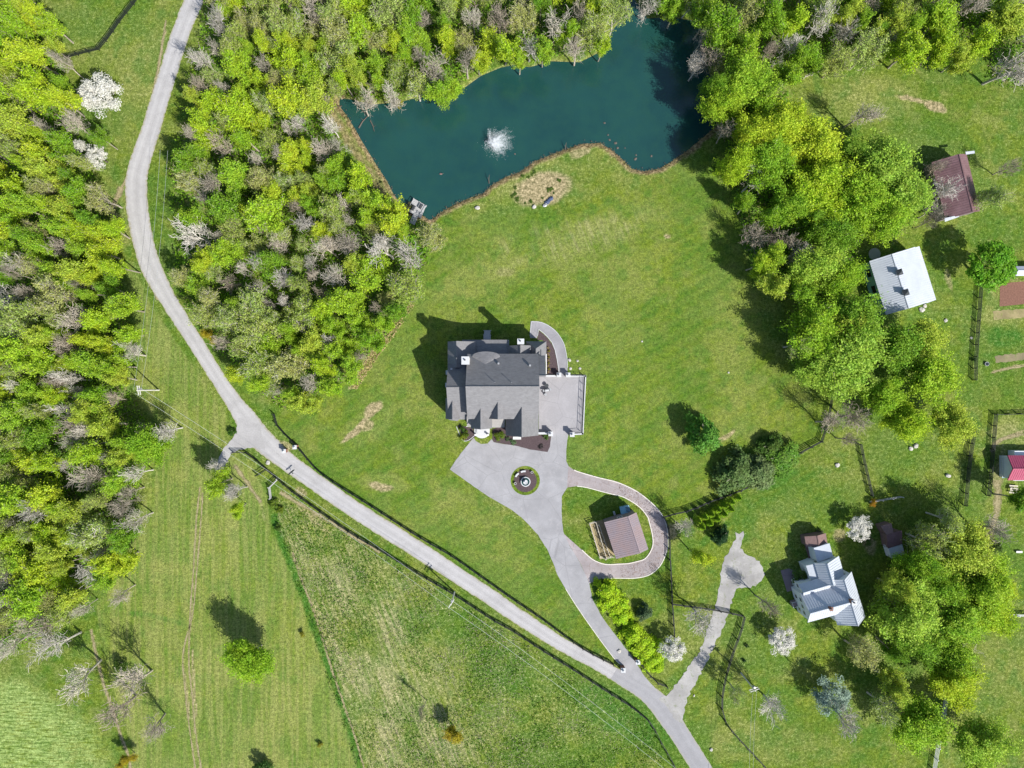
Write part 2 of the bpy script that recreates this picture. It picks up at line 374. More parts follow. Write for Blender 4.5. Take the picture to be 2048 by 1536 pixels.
V = np.stack([(X-1024)*S, (768-Y)*S, z], -1).reshape(-1,3).astype(np.float32)
idx = np.arange(nx*ny).reshape(ny, nx)
F = np.stack([idx[1:,:-1], idx[1:,1:], idx[:-1,1:], idx[:-1,:-1]], -1).reshape(-1,4)
def npmesh(name, V, F, mats, cols=None):
    me = bpy.data.meshes.new(name); me.vertices.add(len(V)); me.vertices.foreach_set('co', V.astype(np.float32).ravel())
    k = F.shape[1]
    me.loops.add(F.size); me.loops.foreach_set('vertex_index', F.astype(np.int32).ravel())
    me.polygons.add(len(F)); me.polygons.foreach_set('loop_start', np.arange(0, F.size, k, dtype=np.int32))
    me.polygons.foreach_set('loop_total', np.full(len(F), k, np.int32)) if False else None
    for m in (mats if isinstance(mats, list) else [mats]): me.materials.append(m)
    me.update(calc_edges=True); return me
def groundmat():
    t = NT('grass_ground', .95, .05)
    big = t.noise(.06, 4, .6); mid = t.noise(.5, 4, .65); fine = t.noise(1.5, 4, .8); vf = t.noise(4.2, 3, .8); m2 = t.noise(.22, 5, .7)
    gA = t.mix(t.rmp(big, .4, .6), (.088,.142,.014), (.13,.172,.018))
    gB = t.mix(t.rmp(mid, .4, .62, 0, .8), gA, (.075,.125,.017)); gB = t.mix(t.rmp(m2, .48, .64, 0, .6), gB, (.15,.17,.04))
    vr_ = t.n('VectorRotate', rotation_type='Z_AXIS'); t.L(t.coord(), vr_.inputs['Vector']); vr_.inputs['Angle'].default_value = -.379
    def stretch(src, sc):
        v_ = t.n('VectorMath', operation='MULTIPLY'); t.L(src, v_.inputs[0]); v_.inputs[1].default_value = sc; return v_.outputs[0]
    rows = t.noise(1., 3, .6, stretch(vr_.outputs[0], (1.5,.09,1))); mws = t.noise(1., 3, .6, stretch(t.coord(), (1.0,.05,1))); pls = t.noise(1., 3, .7, stretch(t.coord(), (.35,2.6,1)))
    # yellowish dry
    c = t.mix(t.rmp(t.math('ADD', t.attr('dry'), t.math('MULTIPLY', t.math('SUBTRACT', mid, .5), .7)), .15, 1.1), gB, (.2,.215,.065))
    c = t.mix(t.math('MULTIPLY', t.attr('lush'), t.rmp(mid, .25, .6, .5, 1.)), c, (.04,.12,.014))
    c = t.mix(t.math('MULTIPLY', t.attr('pale'), t.rmp(pls, .4, .6, .05, .85)), c, (.26,.35,.11))
    c = t.mix(t.math('MULTIPLY', t.attr('stripe'), .35), c, (.2,.23,.055))
    c = t.mix(t.math('MULTIPLY', t.attr('mow'), t.rmp(mws, .42, .62, 0, .45)), c, (.23,.24,.08))
    c = t.mix(t.math('MULTIPLY', t.attr('mow'), t.rmp(mws, .5, .38, 0, .3)), c, (.09,.16,.02))
    c = t.mix(t.math('MULTIPLY', t.attr('row'), t.rmp(rows, .42, .62, .08, .7)), c, (.31,.28,.15))
    # rough speckle of dead stems and clumps
    rs = t.math('MULTIPLY', t.attr('rough'), t.rmp(t.math('ADD', t.math('MULTIPLY', fine, .6), t.math('MULTIPLY', vf, .4)), .53, .66))
    c = t.mix(t.math('MULTIPLY', rs, t.rmp(t.attr('dry'), 0, 1, .3, .9)), c, (.42,.36,.23))
    rd = t.math('MULTIPLY', t.attr('rough'), t.rmp(fine, .5, .38))
    c = t.mix(t.math('MULTIPLY', rd, .35), c, (.035,.085,.012))
    c = t.mix(t.math('MULTIPLY', t.attr('litter'), t.rmp(fine, .35, .6, .4, 1.)), c, t.mix(t.rmp(mid, .4, .6), (.15,.15,.06), (.08,.17,.025)))
    bf = t.rmp(t.math('ADD', t.attr('bare'), t.math('MULTIPLY', t.math('SUBTRACT', fine, .5), .9)), .0, 1.0)
    c = t.mix(t.math('MULTIPLY', bf, t.rmp(t.attr('bare'), 0, .5)), c, t.mix(t.rmp(fine, .35, .65), (.17,.145,.07), (.33,.275,.16)))
    c = t.mix(t.math('MULTIPLY', t.attr('bank'), t.rmp(mid, .3, .6, .55, 1.)), c, t.mix(t.rmp(fine, .35, .65), (.13,.09,.05), (.3,.23,.13)))
    # blade-scale variation over everything
    c = t.mix(1., c, t.mix(t.rmp(fine, .33, .67), (.58,.6,.58), (1.42,1.4,1.42)), 'MULTIPLY')
    c = t.mix(1., c, t.mix(t.rmp(vf, .35, .65), (.58,.6,.58), (1.42,1.4,1.42)), 'MULTIPLY')
    t.color(c); t.bump(t.math('ADD', fine, vf), .9, .12); return t.m
def poly_loops(me, F):
    pass
def make_mesh(name, V, F, mat):
    me = bpy.data.meshes.new(name)
    me.vertices.add(len(V)); me.vertices.foreach_set('co', np.ascontiguousarray(V, np.float32).ravel())
    k = F.shape[1]; me.loops.add(F.size); me.loops.foreach_set('vertex_index', np.ascontiguousarray(F, np.int32).ravel())
    me.polygons.add(len(F)); me.polygons.foreach_set('loop_start', np.arange(0, F.size, k, dtype=np.int32))
    me.materials.append(mat); me.update(calc_edges=True); me.validate(); return me
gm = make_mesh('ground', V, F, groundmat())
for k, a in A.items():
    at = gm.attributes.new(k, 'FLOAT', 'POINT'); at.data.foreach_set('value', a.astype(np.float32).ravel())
tag(put('ground', gm), kind='structure')

# ------------------------------------------------------------------ water
def watermat():
    t = NT('pond_water', .06, .5)
    n = t.noise(.07, 3); n2 = t.noise(.4, 3)
    c = t.mix(t.rmp(n, .35, .65), (.008,.04,.04), (.011,.052,.046)); c = t.mix(t.rmp(n2, .4, .8, 0, .5), c, (.014,.058,.04))
    t.color(c); t.bump(t.noise(1.2, 4, .65), .5, .06); return t.m
def flat(name, loops, z, mat, parent=None):
    """flat sheet from pixel loops (first outer, rest holes)"""
    ls = [[P(x,y).to_3d()+Vector((0,0,z)) for x,y in l] for l in loops]
    tris = tessellate_polygon(ls); vs = [v for l in ls for v in l]; out = []
    for t_ in tris:
        a, b, c = (vs[i] for i in t_)
        out.append(t_ if (b-a).cross(c-a).z > 0 else t_[::-1])
    me = bpy.data.meshes.new(name); me.from_pydata([tuple(v) for v in vs], [], out); me.materials.append(mat); me.update()
    return put(name, me, parent)
def grow(poly, d):
    cx = sum(p[0] for p in poly)/len(poly); n = len(poly); out = []
    ar = sum(poly[i][0]*poly[(i+1)%n][1]-poly[(i+1)%n][0]*poly[i][1] for i in range(n))
    sg = 1 if ar > 0 else -1
    for i in range(n):
        a, b, c = poly[i-1], poly[i], poly[(i+1)%n]
        tx, ty = c[0]-a[0], c[1]-a[1]; l = math.hypot(tx,ty) or 1
        out.append((b[0]+ty/l*d*sg, b[1]-tx/l*d*sg))
    return out
tag(flat('pond_water', [grow(POND, 3)], -.42, watermat()), kind='structure')

# ------------------------------------------------------------------ roads
def smooth(pts, k=6):
    out = []; n = len(pts)
    for i in range(n-1):
        p0 = pts[max(i-1,0)]; p1 = pts[i]; p2 = pts[i+1]; p3 = pts[min(i+2,n-1)]
        for j in range(k):
            t = j/k
            out.append(tuple(.5*((2*b)+(-a+c)*t+(2*a-5*b+4*c-d)*t*t+(-a+3*b-3*c+d)*t**3) for a,b,c,d in zip(p0,p1,p2,p3)))
    out.append(tuple(pts[-1])); return out
def ribbon(name, pts, z, mat, jit=1.2, cols=9, parent=None, seed=1, uvattr=True):
    """pts: (px,py,halfwidth px). Sheet with ragged edges and an 'across' attribute"""
    r = random.Random(seed); q = smooth(pts, 10); vs = []; ac = []
    for i,(x,y,w) in enumerate(q):
        a = q[max(i-1,0)]; b = q[min(i+1,len(q)-1)]; dx, dy = b[0]-a[0], b[1]-a[1]; l = math.hypot(dx,dy) or 1
        nxp, nyp = -dy/l, dx/l; wl = w+r.uniform(-jit,jit); wr = w+r.uniform(-jit,jit)
        for c in range(cols):
            t = c/(cols-1)*2-1; ww = wl if t < 0 else wr
            vs.append(tuple(P(x+nxp*t*ww, y+nyp*t*ww)+Vector((0,0,z)))); ac.append(t)
    fs = [(i*cols+c, i*cols+c+1, (i+1)*cols+c+1, (i+1)*cols+c) for i in range(len(q)-1) for c in range(cols-1)]
    a, b, c = (Vector(vs[k]) for k in fs[0][:3])
    if (b-a).cross(c-b).z < 0: fs = [f[::-1] for f in fs]
    me = bpy.data.meshes.new(name); me.from_pydata(vs, [], fs); me.materials.append(mat); me.update()
    at = me.attributes.new('across', 'FLOAT', 'POINT'); at.data.foreach_set('value', ac)
    return put(name, me, parent)
def roadmat(name, base, dark, edge, track=.5, fs=5):
    t = NT(name, .92, .15); ac = t.attr('across'); ab = t.math('ABSOLUTE', ac)
    n1 = t.noise(.35, 4); n2 = t.noise(fs, 4, .75); n3 = t.noise(1.3, 3)
    c = t.mix(t.rmp(n1, .35, .65), base, tuple(x*.88 for x in base))
    wt = t.math('SUBTRACT', 1., t.math('MULTIPLY', t.math('ABSOLUTE', t.math('SUBTRACT', ab, .42)), 5.))
    wt = t.rmp(t.math('ADD', wt, t.math('MULTIPLY', t.math('SUBTRACT', n3, .5), 1.5)), 0, 1)
    c = t.mix(t.math('MULTIPLY', wt, track), c, tuple(min(1,x*1.14) for x in base))
    ct = t.rmp(t.math('ADD', t.math('MULTIPLY', ab, -6.), t.math('MULTIPLY', n3, 2.)), .2, 1.2, 0, .35)
    c = t.mix(ct, c, dark)
    c = t.mix(t.rmp(t.noise(.18, 4, .7), .5, .68, 0, .55), c, dark)
    ed = t.rmp(t.math('ADD', ab, t.math('MULTIPLY', t.math('SUBTRACT', n3, .5), .5)), .8, 1.02)
    c = t.mix(t.math('MULTIPLY', ed, .75), c, edge)
    c = t.mix(.6, c, t.mix(t.rmp(n2, .3, .7), (.75,.75,.75), (1.25,1.25,1.25)), 'MULTIPLY')
    t.color(c); t.bump(n2, .4, .04); return t.m
M['gravel'] = roadmat('pale_gravel', (.35,.342,.34), (.25,.243,.24), (.22,.2,.1))
M['gravel2'] = roadmat('farm_gravel', (.36,.35,.34), (.3,.29,.27), (.2,.19,.1))
M['tarmac'] = roadmat('worn_tarmac', (.265,.262,.27), (.215,.212,.217), (.28,.26,.2), .25, 8)
def slabmat(name, base, stain, cr=True, var=.12, weeds=0):
    t = NT(name, .9, .15); n1 = t.noise(.25, 5, .6); n2 = t.noise(8, 3, .7); n3 = t.noise(1.1, 5, .7, dist=1.5)
    c = t.mix(t.rmp(n1, .35, .65), tuple(x*(1-var) for x in base), tuple(x*(1+var) for x in base))
    c = t.mix(t.rmp(n3, .52, .72, 0, .8), c, stain)
    vr = t.n('TexVoronoi', feature='DISTANCE_TO_EDGE'); vr.inputs['Scale'].default_value = .16; t.L(t.coord(), vr.inputs['Vector'])
    c = t.mix(t.rmp(vr.outputs['Distance'], 0, .012, .35 if cr else 0, 0), c, tuple(x*.45 for x in base))
    n5 = t.noise(.12, 3, .5, dist=2.5); c = t.mix(t.rmp(n5, .47, .5, 0, .25), c, tuple(x*.8 for x in base))
    c = t.mix(.5, c, t.mix(t.rmp(n2, .3, .7), (.82,.82,.82), (1.18,1.18,1.18)), 'MULTIPLY')
    if weeds: c = t.mix(t.rmp(t.noise(.9, 5, .75), .56, .68, 0, weeds), c, (.11,.15,.03)); c = t.mix(t.rmp(t.noise(.4, 4, .6), .5, .7, 0, .6), c, tuple(x*.7 for x in base))
    t.color(c); t.bump(n2, .3, .02); return t.m
M['drive'] = slabmat('grey_driveway', (.262,.26,.268), (.3,.292,.292), var=.12)
M['loop'] = slabmat('leafy_gravel', (.28,.25,.25), (.18,.125,.09), var=.15)
M['path'] = slabmat('grey_paved_path', (.24,.235,.25), (.21,.205,.22))
M['terrace'] = slabmat('pale_terrace', (.28,.273,.282), (.25,.245,.256), var=.06)
M['patio'] = slabmat('brown_patio', (.2,.16,.165), (.15,.12,.12))

def raggedloop(loop, amp=1.3, st=5, seed=1):
    r = random.Random(seed); out = []; n = len(loop)
    for i in range(n):
        a, b = loop[i], loop[(i+1)%n]; L = math.dist(a, b); k = max(1, int(L/st))
        for j in range(k): out.append((a[0]+(b[0]-a[0])*j/k+r.uniform(-amp,amp), a[1]+(b[1]-a[1])*j/k+r.uniform(-amp,amp)))
    return out
lane = [(398,-30,19),(384,10,19),(368,48,18),(350,100,18),(338,140,18),(330,165,18),(316,210,18.5),(303,255,19),(286,305,20),(274,350,21.5),(273,400,22),
 (279,445,21.5),(288,490,21),(302,534,21),(316,562,19),(334,595,17),(357,632,16),(388,680,15.5),(418,728,15),(446,772,15),(472,810,17),(492,838,22),(512,868,24),(538,893,22),(566,917,19),
 (600,942,18),(650,978,17),(717,1024,17),(780,1064,17),(845,1105,17),(912,1149,16.5),(970,1187,16),(1026,1226,15.5),(1075,1258,14.5),(1125,1290,13.5),(1180,1319,13.5),(1236,1352,13)]
tag(ribbon('gravel_lane', lane, .014, M['gravel'], .9, 9, None, 3), kind='structure')
road = [(1228,1347,13),(1250,1361,14),(1283,1380,16),(1310,1400,20),(1336,1432,21),(1362,1472,19.5),(1385,1508,19.5),(1405,1540,19),(1440,1600,18)]
tag(ribbon('tarmac_road', road, .022, M['tarmac'], .5, 9, None, 4), kind='structure')
def trackmat():
    t = NT('worn_dirt_track', .95, .05); ab = t.math('ABSOLUTE', t.attr('across')); n1 = t.noise(.5, 4, .7); n2 = t.noise(3, 3, .8)
    t.color(t.mix(t.rmp(n2, .3, .7), (.19,.16,.08), (.33,.29,.17)))
    al = t.rmp(t.math('ADD', t.math('SUBTRACT', t.math('MULTIPLY', n1, 1.6), t.math('MULTIPLY', ab, .6)), t.math('MULTIPLY', n2, .8)), .55, 1.15)
    tr = t.n('BsdfTransparent'); mx = t.n('MixShader'); t.L(al, mx.inputs[0]); t.L(tr.outputs[0], mx.inputs[1]); t.L(t.b.outputs[0], mx.inputs[2])
    t.L(mx.outputs[0], t.t.nodes['Material Output'].inputs['Surface']); return t.m
M['track'] = trackmat()
for i_, (p_, w_) in enumerate((([(585,1105),(600,1150),(625,1215),(645,1275),(664,1340),(690,1415),(712,1480),(735,1560)], 2.4),
    ([(400,975),(393,1040),(386,1150),(380,1230),(378,1330),(386,1400),(392,1470),(406,1560)], 2.0),([(406,985),(402,1040),(393,1150),(385,1230),(366,1310),(372,1400),(381,1470),(394,1560)], 1.8),
    ([(332,40),(318,130),(306,190),(290,250),(272,300),(258,345),(243,375)], 2.6),([(243,375),(228,410),(225,450),(232,490)], 7),
    ([(182,1260),(192,1310),(208,1370),(222,1410),(238,1460),(256,1510),(264,1560)], 3.2),([(1986,745),(2010,738),(2080,728)], 2.6),([(1984,905),(2000,880),(2080,862)], 5),
    ([(1996,960),(1990,1040),(1965,1100),(1950,1200)], 9),([(262,400),(266,450),(276,500),(292,550),(318,600)], 4),([(560,985),(620,1020),(690,1062),(760,1105)], 5),([(470,930),(490,960),(522,1005)], 5),
    ([(1540,1290),(1500,1200),(1560,1110)], .1))):
    tag(ribbon('dirt_track', [(x_, y_, w_) for x_, y_ in p_], .008, M['track'], w_*.3, 5, None, 60+i_), kind='structure')
tag(flat('lane_spur', [raggedloop([(476,835),(474,856),(466,876),(448,897),(436,920),(430,943),(440,945),(452,928),(462,908),(478,900),(512,893),(530,900),(520,850)], 1.2)], .018, M['gravel']), kind='structure')
DR = [(1314,1381),(1296,1371),(1274,1361),(1250,1349),(1243,1344),(1247,1336),(1240,1328),(1226,1314),(1184,1257),(1151,1209),(1131,1177),(1116,1152),(1106,1125),(1094,1098),(1076,1070),(1049,1040),(1024,1020),(969,988),
 (900,939),(912,920),(947,875),(952,882),(962,888),(975,887),(984,878),(987,884),(1009,888),(1035,892),(1059,898.6),(1095,904),(1100,893),(1103,868),(1137,868),(1134,880),(1132.5,900),(1133,923),(1136.5,932),
 (1134,975),(1124,993),(1123,1025),(1126,1063),(1140,1092),(1160,1125),(1179,1167),(1184,1197),(1204,1234),(1236,1277),(1261,1309),(1289,1352)]
def circ(cx, cy, r, n=28, e=1): return [(cx+r*math.cos(2*math.pi*i/n), cy+r*e*math.sin(2*math.pi*i/n)) for i in range(n)]
tag(flat('driveway', [raggedloop(DR, .5, 8)], .026, M['drive']), kind='structure')
outer = [(1136.5,932),(1148,940),(1161,945),(1200,956),(1236,965),(1274,983),(1301,1004),(1315,1018),(1324,1030),(1331,1045),(1335,1063),(1336,1082),(1334,1100),(1324,1125),(1312,1140),(1295,1151),(1270,1156),(1240,1156),(1205,1156),(1188,1162),(1179,1167)]
inner = [(1160,1125),(1140,1092),(1126,1066),(1164,1100),(1184,1118),(1204,1127),(1220,1129),(1236,1128),(1256,1127),(1274,1123),(1289,1118),(1300,1105),(1306,1088),(1304,1066),(1296,1035),(1286,1021),(1274,1010),(1260,1001),(1244,993),(1224,988),(1204,983),(1174,975),(1154,972),(1134,975)]
tag(flat('gravel_loop', [outer+inner], .030, M['loop']), kind='structure')
tag(flat('farmhouse_lane', [raggedloop([(1334,1391),(1350,1372),(1372,1342),(1396,1308),(1404,1290),(1416,1255),(1429,1217),(1436,1185),(1441,1152),(1446,1125),(1457,1102),(1468,1086),(1474,1074),(1471,1066),(1480,1068),(1488,1063),
  (1487,1076),(1482,1095),(1490,1108),(1504,1112),(1518,1122),(1527,1136),(1528,1152),(1519,1167),(1500,1174),(1474,1177),(1466,1195),(1459,1215),(1450,1245),(1436,1276),(1420,1310),(1394,1362),(1374,1397),(1368,1420),(1366,1446),(1352,1442),(1335,1416),(1318,1396)], 2.2)], .034, slabmat('worn_farm_gravel', (.3,.292,.28), (.22,.205,.17), False, .2, .7)), kind='structure')

def kerb(name, pts, w=1.7, h=.1, mat=None, closed=False, k=3, z0=0.):
    q = smooth(list(pts)+([pts[0]] if closed else []), k); mb = MB()
    for a, b in zip(q[:-1], q[1:]):
        A_, B_ = P(*a), P(*b); d = B_-A_
        if d.length < .02: continue
        mb.box(((A_.x+B_.x)/2, (A_.y+B_.y)/2, z0+h/2), (d.length*1.02, w*S, h), math.atan2(d.y, d.x))
    return mb.build(name, mat or M['cream_stone'])
def skerb(*a, **k): return tag(kerb(*a, **k), kind='structure')
skerb('loop_kerb', outer[1:19])
skerb('loop_kerb', inner[3:15])
skerb('loop_kerb', inner[14:23])
skerb('driveway_kerb', [(1131,1177),(1151,1209),(1184,1257),(1226,1314),(1240,1328)], 1.1, .06)
# ------------------------------------------------------------------ buildings
def roof_gable(parent, A_, B_, zr, ze, wl, wr, mr, mw, zel=None, zer=None, oh=.35, base=-.3, wall=True, seam=0, seammat=None, ridge=True, thick=.16, hipA=0, hipB=0):
    """A_,B_: photo pixels of the ridge ends at height zr. Left/right of A->B. returns roof object"""
    a, b = P(*A_, zr), P(*B_, zr); d = (b-a); L = d.length; d.normalize(); n = Vector((-d.y, d.x, 0))
    zl = ze if zel is None else zel; zr_ = ze if zer is None else zer
    off = parent.location
    def pt(u, v, z): p = a+d*u+n*v; return Vector((p.x, p.y, z))-off
    roofs = []
    for sgn, w, z_ in ((1, wl, zl), (-1, wr, zr_)):
        if w <= 0: continue
        mb = MB()
        mb.slab([pt(0,0,zr), pt(L,0,zr), pt(L+hipB,sgn*w,z_), pt(-hipA,sgn*w,z_)], thick)
        r = mb.build('roof', mr, parent); roofs.append(r)
        if seam:
            sb = MB(); nn = int(L/seam); sl = Vector((0,0,0))
            for i in range(nn+1):
                u = min(L-.03, i*seam+.03)
                e0 = pt(u,sgn*.02,zr+.03); e1 = pt(u,sgn*(w-.02),z_+.03)
                x = d*.03
                sb.hexa([e0-x-Vector((0,0,.05)), e0+x-Vector((0,0,.05)), e1+x-Vector((0,0,.05)), e1-x-Vector((0,0,.05)), e0-x+Vector((0,0,.025)), e0+x+Vector((0,0,.025)), e1+x+Vector((0,0,.025)), e1-x+Vector((0,0,.025))])
            s_ = sb.build('seam', seammat or mr, r); s_['kind'] = 'stuff'
    if hipA or hipB:
        for U, hh, sg in ((0,hipA,-1),(L,hipB,1)):
            if hh:
                mb = MB(); mb.slab([pt(U,0,zr), pt(U+sg*hh,wl,zl), pt(U+sg*hh,-wr,zr_)], thick); mb.build('roof', mr, parent)
    if ridge:
        mb = MB(); r0 = pt(.01,0,zr+.03); r1 = pt(L-.01,0,zr+.03); mb.cone(r0, r1, .1, .1, 5); mb.build('ridge_cap', seammat or mr, parent)
    if wall:
        t = thick+.03; mb = MB(); u0, u1 = oh-hipA, L-oh+hipB
        vl, vr = max(wl-oh, .01), -max(wr-oh, .01)
        sl = (zr-zl)/max(wl,.01); sr = (zr-zr_)/max(wr,.01)
        zl2 = zr-sl*vl-t*1.25; zr2 = zr-sr*(-vr)-t*1.25; zt = zr-t*1.25
        if hipA or hipB:
            c = [pt(u0,vl,base),pt(u1,vl,base),pt(u1,vr,base),pt(u0,vr,base),pt(u0,vl,zl2),pt(u1,vl,zl2),pt(u1,vr,zr2),pt(u0,vr,zr2)]
            mb.hexa([c[3],c[2],c[1],c[0],c[7],c[6],c[5],c[4]])
        else:
            e = [pt(u0,vl,base),pt(u0,vl,zl2),pt(u0,0,zt),pt(u0,vr,zr2),pt(u0,vr,base)]
            f = [pt(u1,vl,base),pt(u1,vl,zl2),pt(u1,0,zt),pt(u1,vr,zr2),pt(u1,vr,base)]
            mb.add(e+f, [(0,1,2,3,4),(9,8,7,6,5)]+[(i,5+i,5+(i+1)%5,(i+1)%5) for i in range(5)])
        mb.build('wall', mw, parent)
    return dict(pt=pt, L=L, d=d, n=n, roofs=roofs)

def window(parent, c, w, h, d, out, frame=None, grid=1):
    """window on a wall: centre c (world), d along the wall, out outward; a frame with a pane as its part"""
    off = parent.location; c = Vector(c)-off; d = Vector(d).normalized(); o = Vector(out).normalized(); zz = Vector((0,0,1))
    def bar(cc, a, b, t): 
        mb = MB(); x = d*a/2; y = zz*b/2; q = o*t
        mb.hexa([cc-x-y, cc+x-y, cc+x-y+q, cc-x-y+q, cc-x+y, cc+x+y, cc+x+y+q, cc-x+y+q]); return mb
    mb = MB()
    for cc, a, b in ((c+zz*h/2, w+.16, .12),(c-zz*h/2, w+.16, .12),(c+d*w/2, .12, h-.12),(c-d*w/2, .12, h-.12)):
        q = bar(cc, a, b, .07); mb.add(q.v, q.f)
    for i in range(1, grid+1):
        q = bar(c+d*(w*i/(grid+1)-w/2), .05, h-.12, .06); mb.add(q.v, q.f)
    f = mb.build('window', frame or M['white_paint'], parent)
    bar(c, w-.12, h-.12, .03).build('pane', M['glass'], f)

def chimney(parent, px, z0, z1, w, d, mat, cap, pots=1):
    off = parent.location; p = P(*px, z1)-off
    mb = MB(); mb.box((p.x,p.y,(z0+z1)/2), (w,d,z1-z0)); c = mb.build('chimney', mat, parent)
    mb = MB(); mb.box((p.x,p.y,z1+.08), (w+.25,d+.25,.18)); mb.build('chimney_cap', cap, c)
    mb = MB()
    for i in range(pots): mb.cone((p.x+(i-.5*(pots-1))*.5-.1,p.y+.1,z1+.17), (p.x+(i-.5*(pots-1))*.5-.1,p.y+.1,z1+.6), .17, .13, 8)
    mb.build('flue', M['dark_metal'], c)

# ---- main house
HO = empty('main_house', P(1010,770), 'large grey shingle-roofed house with many gables beside the pale terrace', 'house')
wallm = M['grey_wall']; SH = M['shingle']
ZR = 15.0; ZE = 9.6
main = roof_gable(HO, (931,773), (1079,773), ZR, ZE, 6.5, 6.5, SH, wallm, ridge=True)
roof_gable(HO, (1070,752.5), (1092,752.5), 13.25, ZE-.3, 4.2, .01, SH, wallm, ridge=False, wall=True)
# west wing, east-west ridge lower than the main one
roof_gable(HO, (892.5,774.5), (931,774.5), 11.6, 6.4, 4.5, 6.6, SH, wallm, zel=7.9)
# north-west block: north-south ridge
roof_gable(HO, (913,682), (913,735), 9.0, 7.0, 3.7, 1.95, SH, wallm)
# long low rear porch roof falling to the north
def lean(parent, poly, mat, name='roof', t=.14, wallmat=None, base=-.3):
    """poly: (px,py,z) corners"""
    off = parent.location; pts = [P(x,y,z)-off for x,y,z in poly]
    r = MB().slab(pts, t).build(name, mat, parent)
    if wallmat:
        c = sum(pts, Vector((0,0,0)))/len(pts); q = [c+(p-c)*.93 for p in pts]; n = len(q)
        if sum(q[i].x*q[(i+1)%n].y-q[(i+1)%n].x*q[i].y for i in range(n)) < 0: q = q[::-1]
        vs = [(p.x,p.y,base) for p in q]+[(p.x,p.y,p.z-t*1.6) for p in q]
        MB().add(vs, [tuple(range(n-1,-1,-1)), tuple(range(n,2*n))]+[(i,(i+1)%n,n+(i+1)%n,n+i) for i in range(n)]).build('wall', wallmat, parent)
    return r
lean(HO, [(924,679.5,6.0),(1018,679.5,6.0),(1019,716,7.0),(925,716,7.0)], SH, wallmat=wallm)
lean(HO, [(896,683,5.4),(914,682,5.6),(914,720,6.4),(896,720,6.4)], SH)
# north-east hipped block (lower), ridges meeting at the chimney
roof_gable(HO, (1041,690), (1041,716), 9.3, 6.0, 3.6, 3.2, SH, wallm, oh=.3)
roof_gable(HO, (1072,697), (1072,722), 8.6, 6.1, 2.2, 2.0, SH, wallm, hipA=1.6)
# round rear bay with a fan-shaped roof
def bay():
    off = HO.location; apex = P(971,728,11.35)-off; c = P(972,714,10.3)-off; n = 12; pts = []
    for i in range(n+1):
        t = math.pi*(i/n); pts.append(Vector((c.x+2.75*math.cos(t), c.y+1.1*math.sin(t)**.8 if t < 3.14 else c.y, 10.25)))
    fan = None
    for i in range(n):
        o = MB().slab([apex, pts[i], pts[i+1]], .12).build('roof_segment', SH, HO)
    wp = [(c.x+(p.x-c.x)*.93, c.y-.25+(p.y-c.y)*.9) for p in pts]
    MB().prism(wp, -.3, 10.05).build('bay_wall', wallm, HO)
bay()
# three front cross gables
for (ax, ay, by, zr, ze, wl, wr, sk) in ((961.5,815,859,11.3,8.0,2.15,2.15,0),(996,801,838.8,12.4,9.0,2.35,2.5,0),(1043.8,811,874.5,11.6,6.7,3.25,3.45,0)):
    g = roof_gable(HO, (ax,ay), (ax,by), zr, ze, wr, wl, SH, wallm, oh=.25)
    e = g['pt'](g['L']-.25, 0, zr-2.6)+HO.location
    window(HO, e+Vector((0,-.02,0)), 1.0, 1.5, (1,0,0), (0,-1,0))
# west wing front dormer
roof_gable(HO, (905,797), (905,839), 9.4, 7.0, 1.3, 1.6, SH, wallm, oh=.2)
# front porch roof and small side roofs
lean(HO, [(981,838,6.6),(1010,838,6.6),(1009,855,5.3),(981,855,5.3)], M['shingle_lt'], wallmat=None)
lean(HO, [(933.5,833,7.9),(943,833,7.9),(943,854.5,6.4),(934,853,6.4)], M['shingle_lt'], wallmat=wallm)
lean(HO, [(897,836,6.6),(921,836,6.6),(915,842,5.9),(899,840,5.9)], SH)
mb = MB(); c = P(1034,876,3.2)-HO.location; mb.box((c.x,c.y,3.2), (1.7,.55,.5)); mb.build('window_box', M['white_paint'], HO)
c = P(942,853,5.9)-HO.location; MB().box((c.x,c.y,5.9), (1.9,.12,.3)).build('gutter', M['white_paint'], HO)
MB().box(tuple(P(1092.5,728,8.9)-HO.location), (.16,4,.25)).build('gutter', M['white_paint'], HO)
for (x,y) in ((894,745),(893,770)):
    MB().box(tuple(P(x,y,3)-HO.location), (.4,.9,1.2)).build('bay_window', M['white_paint'], HO)
chimney(HO, (930.8,721), 6, 14.6, 1.25, 1.3, M['cream_stone'], M['white_cap'])
chimney(HO, (1041.5,683), 4, 11.2, 1.1, .85, M['cream_stone'], M['white_cap'])
for (x,y,h) in ((990,765,1.3),(1023,765,1.3)):
    z_ = ZR-abs(y-773)*S*.83; p = P(x,y,z_)-HO.location
    MB().cone((p.x,p.y,z_-.2), (p.x,p.y,z_+h), .06, .06, 6).build('vent_pipe', M['steel'], HO)
for (x,y,zv) in ((997,727,11.6),(1060,731,12.1),(903,738,9.4)):
    p = P(x,y,zv)-HO.location; MB().box((p.x,p.y,zv), (.35,.35,.5)).build('roof_vent', M['steel'], HO)
# facade windows and doors on the walls seen from a step aside
for xx in (945,970,1010,1062):
    window(HO, P(xx,834)+Vector((0,.33,5.8)), 1.1, 1.6, (1,0,0), (0,-1,0))
for yy in (750,790,812):
    window(HO, P(1077,yy)+Vector((-.4,0,5.0)), 1.1, 1.6, (0,1,0), (1,0,0))

